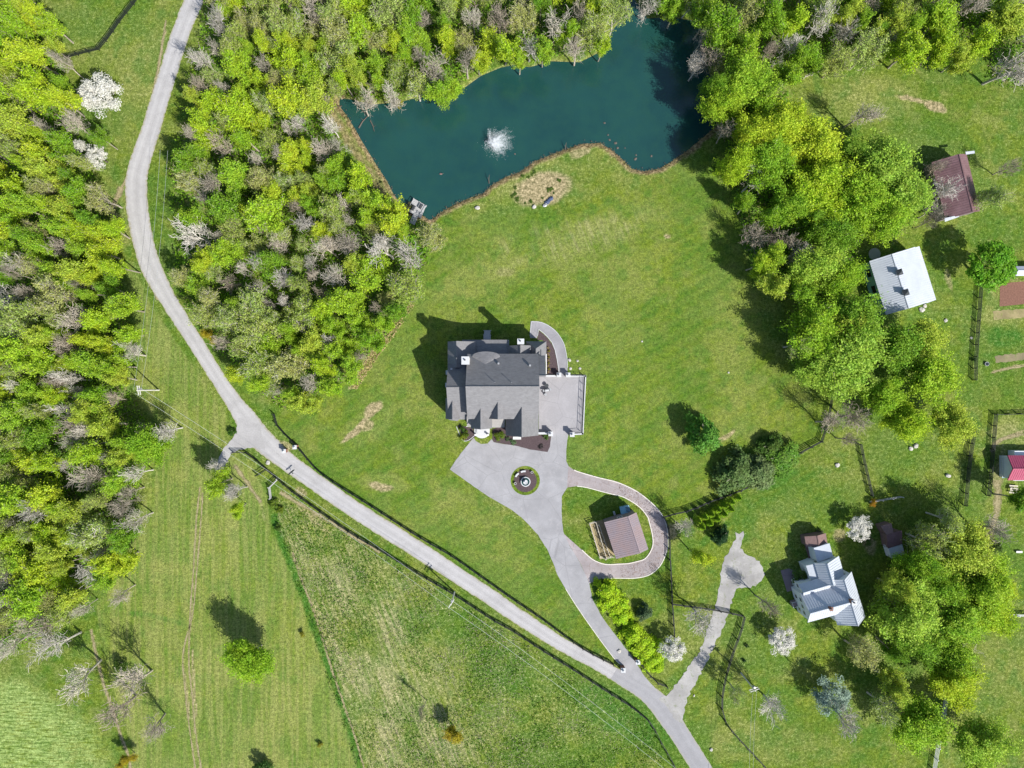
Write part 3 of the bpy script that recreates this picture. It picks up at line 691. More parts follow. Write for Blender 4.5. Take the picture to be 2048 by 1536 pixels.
# ---- terrace, rails, pillars, path, beds
TER = [(1078,752),(1165,752),(1171,752),(1165,867),(1103,868),(1078,868)]
tag(flat('terrace', [[(1077,752),(1171,752),(1165,867),(1103,869),(1078,869)]], .046, M['terrace']), kind='structure')
def mkwall(name, pts, w, h, label, cat='wall', mat='white_cap'):
    r = empty(name, P(*pts[0]), label, cat)
    for a, b in zip(pts[:-1], pts[1:]):
        A_, B_ = P(*a), P(*b); d = B_-A_; m = (A_+B_)/2-r.location
        MB().box((m.x,m.y,h/2-.05), (d.length+w*.98,w,h+.1), math.atan2(d.y,d.x)).build('wall_run', M['cream_stone'], r)
        MB().box((m.x,m.y,h+.045), (d.length+w*1.1,w+.1,.08), math.atan2(d.y,d.x)).build('coping', M[mat], r)
    return r
mkwall('terrace_wall', [(1093,752),(1113,752)], .28, .45, 'low white-capped wall along the terrace beside the house corner')
mkwall('terrace_wall', [(1140,752),(1170.5,752),(1165,867.5),(1144,868)], .28, .14, 'low white-capped wall round the east edge of the terrace')
mkwall('terrace_wall', [(1078,866),(1101,866)], .35, .9, 'thick white-capped wall between garage gable and terrace entrance')
def rail(pts, label, h=1.1):
    r = empty('metal_railing', P(*pts[0]), label, 'railing')
    for a, b in zip(pts[:-1], pts[1:]):
        A_, B_ = P(*a), P(*b); d = B_-A_; L = d.length; u = d.normalized(); rz = math.atan2(d.y,d.x); off = r.location
        k = max(1, round(L/1.6))
        for i in range(k+1):
            p = A_+u*(L*i/k)-off; MB().box((p.x,p.y,.4+h/2), (.09,.09,h)).build('post', M['black_paint'], r)
        for zz in (.5, .95, 1.48):
            m = (A_+B_)/2-off; MB().box((m.x,m.y,zz), (L,.05 if zz<1.4 else .1,.04), rz).build('rail', M['black_paint'], r)
    return r
rail([(1168.5,754),(1163.5,865),(1146,866)], 'black metal railing down the east side of the terrace')
rail([(1142,751.5),(1168,751.5)], 'short black metal railing on the north end of the terrace')
def pillar(px, w, h, label, mat='cream_stone', group='gate pillars'):
    r = empty('gate_pillar', P(*px), label, 'pillar', group)
    MB().box((0,0,h/2), (w,w,h)).build('shaft', M[mat], r)
    MB().box((0,0,h+.06), (w+.16,w+.16,.12)).build('cap', M['white_cap'], r)
    mb = MB(); mb.lathe((0,0,h+.12), [(.12,0),(.12,.1),(.22,.22),(.24,.35),(.1,.5),(0,.52)], 10); mb.build('finial', M['white_cap'], r)
    return r
pillar((1117,750), .8, 1.5, 'white-capped stone pillar west of the curved path mouth')
pillar((1135,750), .8, 1.5, 'white-capped stone pillar east of the curved path mouth')
pillar((1143,868), .8, 1.8, 'white-capped stone pillar on the right of the terrace drive entrance')
pillar((1100.5,866.5), .8, 1.8, 'white-capped stone pillar on the left of the terrace drive entrance')
pillar((594,893), .7, 1.6, 'brick pillar with white cap set in the fence north of the lane', 'brick')
pillar((572,901), .7, 1.4, 'brick pillar with white cap at the edge of the gravel lane', 'brick')
pillar((1244,1334), .8, 1.7, 'brick pillar with pale cap left of the driveway entrance', 'brick')
pillar((1273,1318), .8, 1.7, 'brick pillar with pale cap right of the driveway entrance', 'brick')
PO = [(1062.5,643),(1075,643.5),(1086,646),(1098,652),(1110,661),(1119,672),(1127,686),(1131,700),(1134,718),(1135,735),(1135,752)]
PI = [(1117.5,752),(1117,738),(1114,718),(1110,700),(1104,685),(1096,675),(1087,666),(1077,658.5),(1074,676),(1060,676)]
tag(flat('curved_path', [PO+PI], .050, M['path']), kind='structure')
tag(kerb('path_edging', PO[:-1], 1.1, .1, M['white_cap'], k=2, z0=.04), kind='structure')
tag(kerb('path_edging', [(1062.5,643),(1060,672)], 1.1, .1, M['white_cap'], k=1, z0=.04), kind='structure')
tag(kerb('path_edging', PI[:8]+[(1075,672)], 1.1, .1, M['white_cap'], k=1, z0=.04), kind='structure')
tag(flat('mulch_bed', [[(1078,661),(1087,668),(1096,677),(1103,687),(1109,700),(1113,718),(1116,738),(1116,750),(1094,750),(1091,700),(1086,681),(1074,680)]], .03, M['mulch']), kind='structure')
tag(flat('mulch_bed', [[(985,879),(987,884),(1009,888),(1035,892),(1059,898.6),(1095,904),(1100,893),(1102,872),(1060,868),(1010,850),(985,858)]], .041, M['mulch']), kind='structure')
tag(flat('mulch_bed', [[(915,850),(945,856),(952,872),(940,882),(928,880)]], .041, M['mulch']), kind='structure')
tag(kerb('bed_edging', [(913,853),(918,866),(923,877),(929,882),(938,880),(948,872)], 1.1, .12, M['white_cap'], k=2), kind='structure')
# front fan steps
st = empty('front_steps', P(964,868), 'pale stone fan-shaped front steps with white posts', 'steps')
for i,(r,h) in enumerate(((1.65,.18),(1.35,.36),(1.05,.54))):
    pts = [(r*math.cos(math.pi+math.pi*k/14), r*.85*math.sin(math.pi+math.pi*k/14)+.5) for k in range(15)]
    MB().prism([(x,y) for x,y in pts]+[(r,1.2),(-r,1.2)], .03+i*.01, .03+h).build('step', M['white_cap'], st)
for x in (-1.35,1.35):
    MB().box((x,-.1,.75), (.28,.28,1.4)).build('post', M['white_paint'], st); MB().box((x,-.1,1.5), (.36,.36,.08)).build('post_cap', M['white_paint'], st)
# rear wooden stair
rs = empty('rear_stair', P(975,672), 'grey wooden stair and landing behind the house', 'stair')
MB().box((0,-.5,2.4), (1.5,1.2,.1)).build('landing', M['grey_wood'], rs)
for i in range(9): MB().box((0,.2+i*.11,2.3-i*.24), (1.3,.24,.05)).build('tread', M['grey_wood'], rs)
for x in (-.75,.75):
    for yy in (-1.05,.05,1.1): MB().box((x,yy,1.6 if yy<1 else .6), (.1,.1,3.2 if yy<1 else 1.2)).build('post', M['grey_wood'], rs)
# grill on the terrace
gr = empty('grill', P(1093.5,780,.05), 'dark barbecue grill standing on the terrace by the house', 'grill', rz=.2)
MB().box((0,0,.45), (1.1,.55,.8)).build('cabinet', M['dark_metal'], gr)
mb = MB(); pf = [(.32*math.cos(t), .85+.28*math.sin(t)) for t in [math.pi*k/8 for k in range(9)]]
mb.add([(-.42,y,z_) for y,z_ in pf]+[(.42,y,z_) for y,z_ in pf], [tuple(range(9)), tuple(range(17,8,-1))]+[(i+1,i,9+i,10+i) for i in range(8)]+[(0,8,17,9)]); mb.build('lid', M['steel'], gr)
for x in (-.7,.7): MB().box((x,0,.83), (.35,.5,.04)).build('side_shelf', M['steel'], gr)
ch = empty('patio_chair', P(1091,789,.05), 'small metal chair on the terrace south of the grill', 'chair', rz=.4)
MB().box((0,0,.43), (.5,.5,.05)).build('seat', M['steel'], ch); MB().box((0,.24,.75), (.5,.05,.5)).build('backrest', M['steel'], ch)
for sx in (-1,1):
    for sy in (-1,1): MB().box((.22*sx,.22*sy,.2), (.04,.04,.41)).build('leg', M['dark_metal'], ch)
ch2 = empty('patio_table', P(1093,771,.05), 'small round dark table on the terrace north of the grill', 'table')
MB().lathe((0,0,.7), [(0,0),(.42,0),(.42,.04),(0,.04)], 14).build('table_top', M['dark_metal'], ch2); MB().cone((0,0,0),(0,0,.7),.05,.05,6).build('stem', M['dark_metal'], ch2)

# ---- island with fountain and benches
ICX, ICY = 1050.5, 961
tag(flat('island_grass', [circ(ICX,ICY,29.3,36)], .034, gm.materials[0]), kind='structure')
tag(flat('island_mulch', [circ(ICX,ICY+.3,23,32)], .040, M['mulch']), kind='structure')
fo = empty('garden_fountain', P(1051,963,.04), 'white tiered round stone fountain in the middle of the drive island', 'fountain')
MB().lathe((0,0,0), [(1.02,0),(1.05,.42),(1.0,.46),(.86,.46),(.84,.2),(0,.2)], 28).build('basin', M['white_cap'], fo)
MB().lathe((0,0,.2), [(.18,0),(.12,.3),(.12,.6),(.2,.7),(.46,.85),(.5,.92),(.44,.9),(.1,.78),(.07,.78),(.06,1.15),(.12,1.2),(.26,1.3),(.27,1.34),(.2,1.32),(.05,1.28),(.03,1.5),(0,1.52)], 18).build('tiers', M['white_cap'], fo)
MB().lathe((0,0,0), [(0,.36),(.84,.36)], 24).build('water', bpy.data.objects['pond_water'].data.materials[0], fo)
def bench(px, rz, label):
    b = empty('curved_bench', P(*px,.04), label, 'bench', 'curved white benches round the fountain', rz)
    pts = []; n = 8
    for r, rev in ((1.6,0),(1.25,1)):
        seg = [(r*math.sin(t), r*math.cos(t)-1.4) for t in [(-.36+.72*k/n) for k in range(n+1)]]; pts += seg[::-1] if rev else seg
    MB().prism(pts, .38, .48).build('seat', M['white_cap'], b)
    for t in (-.26,.26): MB().box((1.42*math.sin(t),1.42*math.cos(t)-1.4,.19), (.18,.3,.38), -t).build('leg', M['white_cap'], b)
bench((1034,949.5), math.radians(48), 'curved white stone bench north-west of the island fountain')
bench((1046.5,942.5), math.radians(10), 'curved white stone bench due north of the island fountain')
for px, lb in (((1064,944),'round white planter urn north-east of the island fountain'),((1030.5,966.5),'round white planter urn west of the island fountain')):
    u = empty('planter_urn', P(*px,.04), lb, 'planter')
    MB().lathe((0,0,0), [(.16,0),(.12,.12),(.22,.3),(.27,.5),(.21,.5),(.18,.38),(0,.38)], 14).build('pot', M['white_cap'], u)
    MB().lathe((0,0,.38), [(.19,0),(.17,.08),(0,.12)], 8).build('plant', M['mulch'], u)

# ---- white barn top right
WB = empty('white_barn', P(1790,560), 'big barn with bright white ribbed metal roof and two ridge cupolas', 'barn')
g = roof_gable(WB, (1783.7,508), (1817.5,617), 6.2, 4.2, 5.6, 3.7, M['white_metal'], M['blue_paint_and_shade'], zel=5.15, zer=4.1, seam=.45, oh=.15)
# A->B runs south: left = east
g2 = roof_gable(WB, (1819.3,498.5), (1853.3,606.3), 5.0, 4.0, 2.75, .01, M['white_metal'], M['white_wall'], zel=3.9, seam=.45, oh=.15, ridge=False)
d_ = g['d']; n_ = g['n']
for u_ in (2.4, 5.9):
    c_ = g['pt'](u_, -(3.7-.15), 2.3)+WB.location
    window(WB, c_-n_*.01, 1.4, 1.25, d_, -n_, M['black_paint'], 2)
for i,u_ in enumerate((4.0, 8.3)):
    c_ = g['pt'](u_, 0, 6.2); rz = math.atan2(d_.y, d_.x)
    cu = MB().box((c_.x,c_.y,6.5), (.8,.8,.95), rz).build('cupola', M['silver_metal'], WB)
    mb = MB(); q = [(c_.x+d_.x*a*.62+n_.x*b*.62, c_.y+d_.y*a*.62+n_.y*b*.62, 6.98) for a,b in ((-1,-1),(1,-1),(1,1),(-1,1))]
    mb.add(q+[(c_.x,c_.y,7.55)], [(0,1,4),(1,2,4),(2,3,4),(3,0,4),(3,2,1,0)]); mb.build('cupola_roof', M['dark_metal'], cu)

# ---- brown barn under the bare tree
BB = empty('brown_barn', P(1910,370), 'brown ribbed metal barn half hidden by a bare tree near the right edge', 'barn')
g = roof_gable(BB, (1917.5,308), (1945.5,424), 5.6, 3.4, 3.1, 4.4, M['brown_metal'], M['grey_wall'], seam=.5, oh=.2)
for (a,b,c_,d) in (((1931,303.5),(1949,301.5),(1949.5,306.5),(1932,309)),((1889,436),(1917,430.5),(1918.5,433.5),(1890,443.5))):
    MB().slab([P(*p,4.2)-BB.location for p in (a,b,c_,d)], .08).build('white_awning', M['white_metal'], BB)
# ---- purple-roofed barn inside the gravel loop
PB = empty('purple_barn', P(1250,1070), 'small barn with ribbed purplish metal roof inside the gravel loop', 'barn')
g = roof_gable(PB, (1256.5,1032.5), (1280.5,1106.5), 5.4, 4.1, 1.95, 5.0, M['purple_metal'], M['grey_wall'], zel=4.4, zer=3.9, seam=.42, oh=.18, seammat=M['purple_seam'])
for sgn in (1,):
    c_ = g['pt'](.18, -1.5, 2.9)+PB.location; window(PB, c_, 1.0, 1.0, g['n'], -g['d'])
bx = empty('blue_lean_to', P(1249,1020), 'light blue slatted lean-to against the north wall of the purple-roofed barn', 'shed', rz=math.radians(13))
MB().box((0,0,.55), (1.9,1.9,1.1)).build('body', M['blue_paint_and_shade'], bx)
MB().box((0,0,1.16), (2.0,2.0,.1)).build('lid', M['blue_paint_and_shade'], bx)
for i in range(5): MB().box((.55,.7-i*.3,1.25), (.8,.1,.07)).build('slat', M['dark_metal'], bx)
for i in range(2): MB().box((0,-1.15-i*.25,.5-i*.2), (1.7,.3,.12)).build('step', M['blue_paint_and_shade'], bx)
cr = empty('white_trough', P(1228,1026), 'narrow white trough standing by the north wall of the purple-roofed barn', 'trough', rz=math.radians(-72))
MB().box((0,0,.35), (.85,.35,.12)).build('tub_floor', M['white_paint'], cr)
for y_ in (-.16,.16): MB().box((0,y_,.55), (.85,.05,.35)).build('tub_side', M['white_paint'], cr)
for x_ in (-.35,.35): MB().box((x_,0,.15), (.06,.3,.3)).build('leg', M['grey_wood'], cr)
# paved yard and dry strip to its west
tag(flat('barn_yard', [[(1178,1047),(1188,1043),(1205,1040),(1237,1107),(1200,1119)]], .02, M['straw']), kind='structure')

# ---- farmhouse lower right
FH = empty('white_farmhouse', P(1650,1180), 'white farmhouse with cross-gabled pale metal roofs and a brick chimney', 'house')
WM = M['white_metal']; WW = M['white_wall']; SM = M['silver_metal']
f1 = roof_gable(FH, (1620.2,1227.4), (1706,1204), 8.6, 5.6, 3.3, 2.9, WM, WW, seam=.5)
f2 = roof_gable(FH, (1689,1159.6), (1717,1252), 8.3, 5.3, 3.0, 3.0, WM, WW, seam=.5)
f3 = roof_gable(FH, (1655,1127), (1668,1172), 7.2, 5.0, 3.5, 1.8, WM, WW, seam=.5, zel=4.9)
lean(FH, [(1633,1127,4.8),(1646,1172,4.8),(1627,1177,4.1),(1612,1131.5,4.1)], WM, wallmat=WW)
f5 = roof_gable(FH, (1606.5,1186), (1664,1169), 6.4, 4.9, 1.4, 2.6, WM, WW, seam=.5)
lean(FH, [(1627.5,1096,3.9),(1659,1086.5,3.9),(1666.3,1113,4.3),(1635,1125,4.3)], WM, wallmat=WW)
g = roof_gable(FH, (1634.5,1071.5), (1637.8,1092), 3.6, 2.7, 2.2, 2.3, M['brown_wood'], M['brown_wood'], oh=.15)
lean(FH, [(1697,1151,3.2),(1702,1150,3.0),(1728,1222,3.0),(1722,1226,3.2)], WM)
chimney(FH, (1708,1205.5), 6, 9.6, .75, .75, M['brick'], M['white_cap'])
chimney(FH, (1662.5,1218), 7, 9.3, .45, .5, M['brick'], M['brick'])
for f, us, v, zz in ((f1,(1.2,),0,0),):
    pass
def wallwin(f, side, us, z_, w=.8, h=1.2, W=3, oh=.35):
    for u_ in us:
        p = f['pt'](u_, side*(W-oh), z_)+FH.location; window(FH, p, w, h, f['d'], f['n']*side)
def endwin(f, vs, z_, atL=False, oh=.35):
    for v_ in vs:
        p = f['pt'](f['L']-oh if atL else oh, v_, z_)+FH.location; window(FH, p, .8, 1.2, f['n'], f['d']*(1 if atL else -1))
endwin(f1, (-1.4,.0,1.4), 4.2); endwin(f1, (-1.4,1.4), 1.8)
wallwin(f3, 1, (1.5,3.6), 3.2, W=3.5); endwin(f3, (-.8,1.4), 3.4); endwin(f2, (1.4,-1.0), 4.4); endwin(f5, (-.9,.5), 3.2); endwin(f2, (-1.2,1.2), 4.0, True)
wallwin(f1, -1, (1.6,4.2), 3.8, W=2.9); wallwin(f2, 1, (2.0,5.0,8.0), 3.8, W=3.0)
# side porch with white rail
sp = empty('side_porch', P(1589,1204), 'small white-railed side porch on the west wall of the farmhouse', 'porch', rz=math.radians(15))
MB().box((0,0,.5), (1.9,1.1,1.0)).build('deck', M['patio'], sp)
for y_ in (-.55,.55): MB().box((0,y_,1.5), (1.95,.07,.08)).build('rail', M['white_paint'], sp)
MB().box((-.95,0,1.5), (.07,1.1,.08)).build('rail', M['white_paint'], sp)
for x_ in (-.95,0,.95):
    for y_ in (-.55,.55): MB().box((x_,y_,1.25), (.08,.08,.6)).build('post', M['white_paint'], sp)
dk = empty('brown_deck', P(1624,1108), 'dark brown plank deck behind the farmhouse kitchen wing', 'deck', rz=math.radians(-73.5))
for i in range(15): MB().box((0,-1.05+i*.15,.5), (4.9,.135,.04)).build('plank', M['brown_wood'], dk)
for x_ in (-2.3,2.3):
    for y_ in (-1,1): MB().box((x_,y_,.24), (.12,.12,.48)).build('post', M['brown_wood'], dk)
tag(flat('brick_patio', [[(1561,1141),(1577,1137),(1606,1146),(1614,1170),(1574,1184)]], .03, M['patio']), kind='structure')

# ---- little shed
SD = empty('garden_shed', P(1785,1085), 'little shed with half brown, half white metal roof in the trees', 'shed')
lean(SD, [(1773.5,1069,3.1),(1804,1061,3.1),(1804.5,1088,2.6),(1776,1097,2.6)], M['brown_metal'], wallmat=M['brown_wood'])
lean(SD, [(1761,1052,2.5),(1783,1046,2.5),(1787,1065,3.05),(1773,1069,3.05)], M['brown_wood'], wallmat=M['brown_wood'])
lean(SD, [(1777.5,1097,2.55),(1804.5,1088.5,2.55),(1809.5,1108.5,2.3),(1783,1117,2.3)], WM, wallmat=WW)
for x_,y_ in ((1775,1101),(1770,1092)):
    window(SD, P(x_,y_,1.3), .45, .6, (.3,-.95,0), (-.95,-.3,0))
pn = empty('wire_pen', P(1816,1110), 'small wire pen on thin pale poles beside the little shed', 'pen')
pc = [(1806,1088),(1816,1083),(1828,1139),(1810,1143)]
for a, b in zip(pc, pc[1:]+pc[:1]):
    A_, B_ = P(*a), P(*b); MB().cone(A_-pn.location+Vector((0,0,1.5)), B_-pn.location+Vector((0,0,1.5)), .03, .03, 4).build('top_wire', M['pale_wood'], pn)
    for k in (0,.5): p = A_.lerp(B_, k)-pn.location; MB().box((p.x,p.y,.75), (.07,.07,1.5)).build('post', M['pale_wood'], pn)

# ---- rose-roofed house at the right edge
RH = empty('red_roofed_house', P(2060,935), 'house with rose red metal roof cut by the right edge', 'house')
roof_gable(RH, (2110,937.5), (2026,937.5), 4.6, 3.0, 2.6, 2.6, M['red_metal'], M['white_wall'], seam=.45)
dkk = MB(); p = P(2016,936,.5)-RH.location; dkk.box((p.x,p.y,.5), (2.6,4.2,.1)); dkk.build('porch_deck', M['blue_paint_and_shade'], RH)  # blue of the shaded porch is put into the deck colour
for i in range(9):
    p = P(2005,917+i*4.4,1.0)-RH.location; MB().box((p.x,p.y,1.0), (.06,.06,.95)).build('baluster', M['white_paint'], RH)
p = P(2005,935,1.5)-RH.location; MB().box((p.x,p.y,1.5), (.08,4.2,.07)).build('porch_rail', M['white_paint'], RH)
p = P(2038,909,1.2)-RH.location; MB().box((p.x,p.y,1.0), (3,1.6,2.0)).build('annex', M['white_wall'], RH)
p = P(2038,959,1.2)-RH.location; MB().box((p.x,p.y,1.3), (2.6,.5,.12)).build('step_roof', M['white_metal'], RH)
tk = empty('white_tank', P(2024,952,.55), 'round white tank on the porch deck of the rose-roofed house', 'tank')
MB().lathe((0,0,0), [(.36,0),(.38,.7),(.3,.86),(0,.92)], 14).build('body', M['white_paint'], tk); MB().cone((0,0,.9),(0,0,1.0),.08,.08,8).build('lid', M['dark_metal'], tk)
tb = empty('porch_table', P(2012,937,.55), 'round dark table on the porch of the rose-roofed house', 'table')
MB().lathe((0,0,.7), [(0,0),(.62,0),(.62,.05),(0,.05)], 14).build('table_top', M['dark_metal'], tb); MB().cone((0,0,0),(0,0,.7),.06,.06,6).build('stem', M['dark_metal'], tb)
for i,(x_,y_,w_) in enumerate(((2010,921,'north'),(2015,925,'north-east'),(2008,945,'south'))):
    c_ = empty('porch_chair', P(x_,y_,.55), f'white chair {w_} of the round porch table at the right edge', 'chair', 'white porch chairs', rz=i*1.1)
    MB().box((0,0,.42), (.48,.48,.05)).build('seat', M['white_paint'], c_); MB().box((0,.22,.7), (.48,.05,.5)).build('backrest', M['white_paint'], c_)
    for sx in (-1,1):
        for sy in (-1,1): MB().box((.2*sx,.2*sy,.2), (.04,.04,.4)).build('leg', M['white_paint'], c_)
pt_ = empty('picnic_table', P(2024,978), 'pale wooden picnic table on the grass below the rose-roofed house', 'picnic table', rz=-.06)
for i in range(5): MB().box((0,-.3+i*.15,.75), (1.8,.135,.05)).build('table_board', M['pale_wood'], pt_)
for y_ in (-.72,.72): MB().box((0,y_,.45), (1.8,.26,.05)).build('bench_seat', M['pale_wood'], pt_)
for x_ in (-.65,.65): MB().box((x_,0,.4), (.08,1.5,.08)).build('cross_brace', M['pale_wood'], pt_); 
for x_ in (-.65,.65):
    for y_ in (-.35,.35): MB().cone((x_,y_*1.5,0),(x_,y_*.6,.73),.06,.06,4).build('leg', M['pale_wood'], pt_)
BH = empty('grey_outbuilding', P(2060,560), 'pale grey roof corner poking in at the right edge above the garden plot', 'shed')
roof_gable(BH, (2100,541), (2036,541), 3.0, 2.4, 1.0, 1.0, M['silver_metal'], WW)
tag(flat('garden_bed', [raggedloop([(1986,622),(2062,617),(2062,634),(1988,640)], 1.5)], .016, slabmat('dry_bed', (.24,.2,.1), (.14,.17,.04), False, .3, .8)), kind='structure')
tag(flat('garden_bed', [raggedloop([(1990,712),(2062,704),(2062,718),(1992,726)], 1.5)], .016, slabmat('weedy_bed', (.2,.17,.1), (.1,.15,.03), False, .3, .9)), kind='structure')
tag(flat('garden_plot', [[(2000,573),(2020,565),(2060,562),(2060,607),(2040,609),(1999,613)]], .016, M['brown_soil']), kind='structure')

# ---- dock
DK = empty('wooden_dock', P(835,413), 'square pale wooden fishing dock at the south-west corner of the pond', 'dock')
c0, c1, c2, c3 = (P(*p,.35) for p in ((827.3,396.8),(852.5,411),(840.5,434.5),(816.5,422.5)))
u = (c1-c0); Lw = u.length; u.normalize(); v = (c3-c0); Ld = v.length; v.normalize(); rz = math.atan2(u.y,u.x); npk = 17
for i in range(npk):
    m = c0+v*(Ld*(i+.5)/npk)+u*Lw/2-DK.location
    o = MB().box((0,0,0), (Lw,Ld/npk-.018,.05), rz).build('plank', M['white_cap'] if False else M['grey_wood'], DK); o.location = m+Vector((0,0,R.uniform(-.008,.008)))
for s_ in ((.02,.02),(.98,.02),(.98,.98),(.02,.98),(.5,.02),(.5,.98)):
    m = c0+u*Lw*s_[0]+v*Ld*s_[1]-DK.location; MB().box((m.x,m.y,-.1), (.16,.16,1.6)).build('post', M['grey_wood'], DK)
for s_ in (.0,1.0):
    m = c0+u*Lw*s_+v*Ld/2-DK.location; MB().box((m.x,m.y,.9), (.07,Ld,.07), rz).build('rail', M['grey_wood'], DK)
a_, b_ = P(845,428,.33)-DK.location, P(833,447,.33)-DK.location
a_, b_ = P(832,428,.33)-DK.location, P(824,448,.33)-DK.location; dd = b_-a_; gl = dd.length
for i in range(14):
    m = a_+dd*((i+.5)/14); MB().box((m.x,m.y,.33), (gl/14-.02,1.2,.05), math.atan2(dd.y,dd.x)).build('gangway_plank', M['grey_wood'], DK)
for (x_,y_,nm) in ((828,417,'west'),(843,414,'east')):
    b = empty('dock_bench', P(x_,y_,.38), f'dark bench standing on the {nm} half of the fishing dock', 'bench', 'dark benches on the dock', rz=math.radians(60))
    for k in range(3): MB().box((0,-.14+k*.14,.42), (1.1,.12,.04)).build('seat_slat', M['dark_metal'], b)
    MB().box((0,.26,.65), (1.1,.05,.35)).build('backrest', M['dark_metal'], b)
    for s_ in (-.5,.5): MB().box((s_,0,.2), (.06,.4,.4)).build('leg', M['dark_metal'], b)

# ---- pond fountain spray
FS = empty('pond_fountain', P(988,292,-.4), 'white water jet fountain spraying in the middle of the pond', 'fountain')
MB().lathe((0,0,-.1), [(0,.0),(.55,0),(.6,.18),(.25,.3),(.1,.45),(0,.46)], 14).build('float_nozzle', M['dark_metal'], FS)
wt = NT('water_spray', .3, .3); wt.b.inputs['Base Color'].default_value = (.9,.93,.95,1)
tr = wt.n('BsdfTransparent'); mx = wt.n('MixShader'); mx.inputs[0].default_value = .4
wt.L(tr.outputs[0], mx.inputs[1]); wt.L(wt.b.outputs[0], mx.inputs[2]); wt.L(mx.outputs[0], wt.t.nodes['Material Output'].inputs['Surface'])
def spray(njet, v0, spread, drift, drops, size):
    rr = random.Random(11); mb = MB()
    for j in range(njet):
        th = rr.uniform(0, 2*math.pi); el = math.radians(rr.uniform(*spread)); vv = v0*rr.uniform(.8,1.08)
        T = 2*vv*math.sin(el)/9.8
        for k in range(drops):
            t = T*(rr.random()**.75); r_ = vv*math.cos(el)*t; z_ = vv*math.sin(el)*t-4.9*t*t+.2; w_ = .04+.16*t
            x_ = r_*math.cos(th)+drift[0]*t*t+rr.gauss(0,w_); y_ = r_*math.sin(th)+drift[1]*t*t+rr.gauss(0,w_); s_ = size*rr.uniform(.5,1.3)
            p = Vector((x_,y_,max(z_,.0)+rr.gauss(0,.05))); q = [p+Vector((rr.gauss(0,s_),rr.gauss(0,s_),rr.gauss(0,s_))) for _ in range(4)]
            mb.add(q, [(0,1,2),(0,3,1),(0,2,3),(1,3,2)])
    return mb
o = spray(150, 6.2, (62,86), (.9,.6), 150, .024).build('water_jets', wt.m, FS); o['kind'] = 'stuff'
mb = MB(); rr = random.Random(3)
for _ in range(1500):
    a_ = rr.uniform(0,6.28); r_ = abs(rr.gauss(0,1.2)); s_ = rr.uniform(.02,.05); c_ = Vector((r_*math.cos(a_)+.35,r_*math.sin(a_)+.15,.03)); k = rr.uniform(0,6)
    mb.add([c_+Vector((s_*math.cos(k+i*2.1)*1.5,s_*math.sin(k+i*2.1)*1.5,0)) for i in range(3)], [(0,1,2)])
o = mb.build('foam_flecks', wt.m, FS); o['kind'] = 'stuff'

# ---- utility poles and wires
def pole(base, h, rz, label, tr=False):
    r = empty('utility_pole', P(*base), label, 'utility pole', rz=rz)
    MB().cone((0,0,-.2),(0,0,h),.17,.11,8).build('shaft', M['pole_wood'], r)
    for zz in (h-.35, h-1.1) if not tr else (h-.5,):
        c_ = MB().box((0,0,zz), (1.9,.12,.14)).build('crossarm', M['pole_wood'], r)
        for x_ in (-.85,-.3,.3,.85): MB().cone((x_,0,zz+.07),(x_,0,zz+.32),.05,.04,6).build('insulator', M['white_paint'], c_)
    MB().cone((.3,.1,h-1.9),(.3,.1,h-1.0),.22,.22,10).build('transformer', M['steel'], r)
    return r
poles = [((318,780),8.8,math.radians(100),'pale leaning-looking utility pole in the meadow west of the lane'),
         ((909,1184),8.6,math.radians(55),'utility pole standing by the fence south of the gravel lane'),
         ((1482,1346),8.8,math.radians(20),'utility pole with transformer in the grass right of the farmhouse lane')]
for b, h, rz, lb in poles: pole(b, h, rz, lb)
def wire(a, b, za, zb, label, off=0, sag=1.2):
    A_ = P(*a)+Vector((0,0,za)); B_ = P(*b)+Vector((0,0,zb)); d = (B_-A_).normalized(); n = Vector((-d.y,d.x,0)); o0 = A_
    mb = MB(); k = 14; pr = None
    for i in range(k+1):
        t = i/k; p = A_.lerp(B_, t)-Vector((0,0,sag*4*t*(1-t)))+n*off-o0
        if pr: mb.cone(pr, p, .022, .022, 3, cap=False)
        pr = p
    w = mb.build('power_line', M['wire'], None, o0); tag(w, label, 'wire', 'overhead power lines')
for k,o_ in (('west',-.75),('east',.75)):
    wire((318,780),(372,330), 8.7, 9.5, f'{k} strand of the thin overhead wires running north along the lane', o_)
    wire((318,780),(909,1184), 8.7, 8.5, f'{"south" if k=="west" else "north"} strand of wires between the meadow pole and fence pole', o_, 2.5)
    wire((909,1184),(1330,1500), 8.5, 8.5, f'{"south" if k=="west" else "north"} strand of wires leaving the fence pole to the lower right', o_, 2)
    wire((1482,1346),(1476,1600), 8.6, 8.5, f'{k} strand of wires running off the bottom edge from the transformer pole', o_*.5, 1)

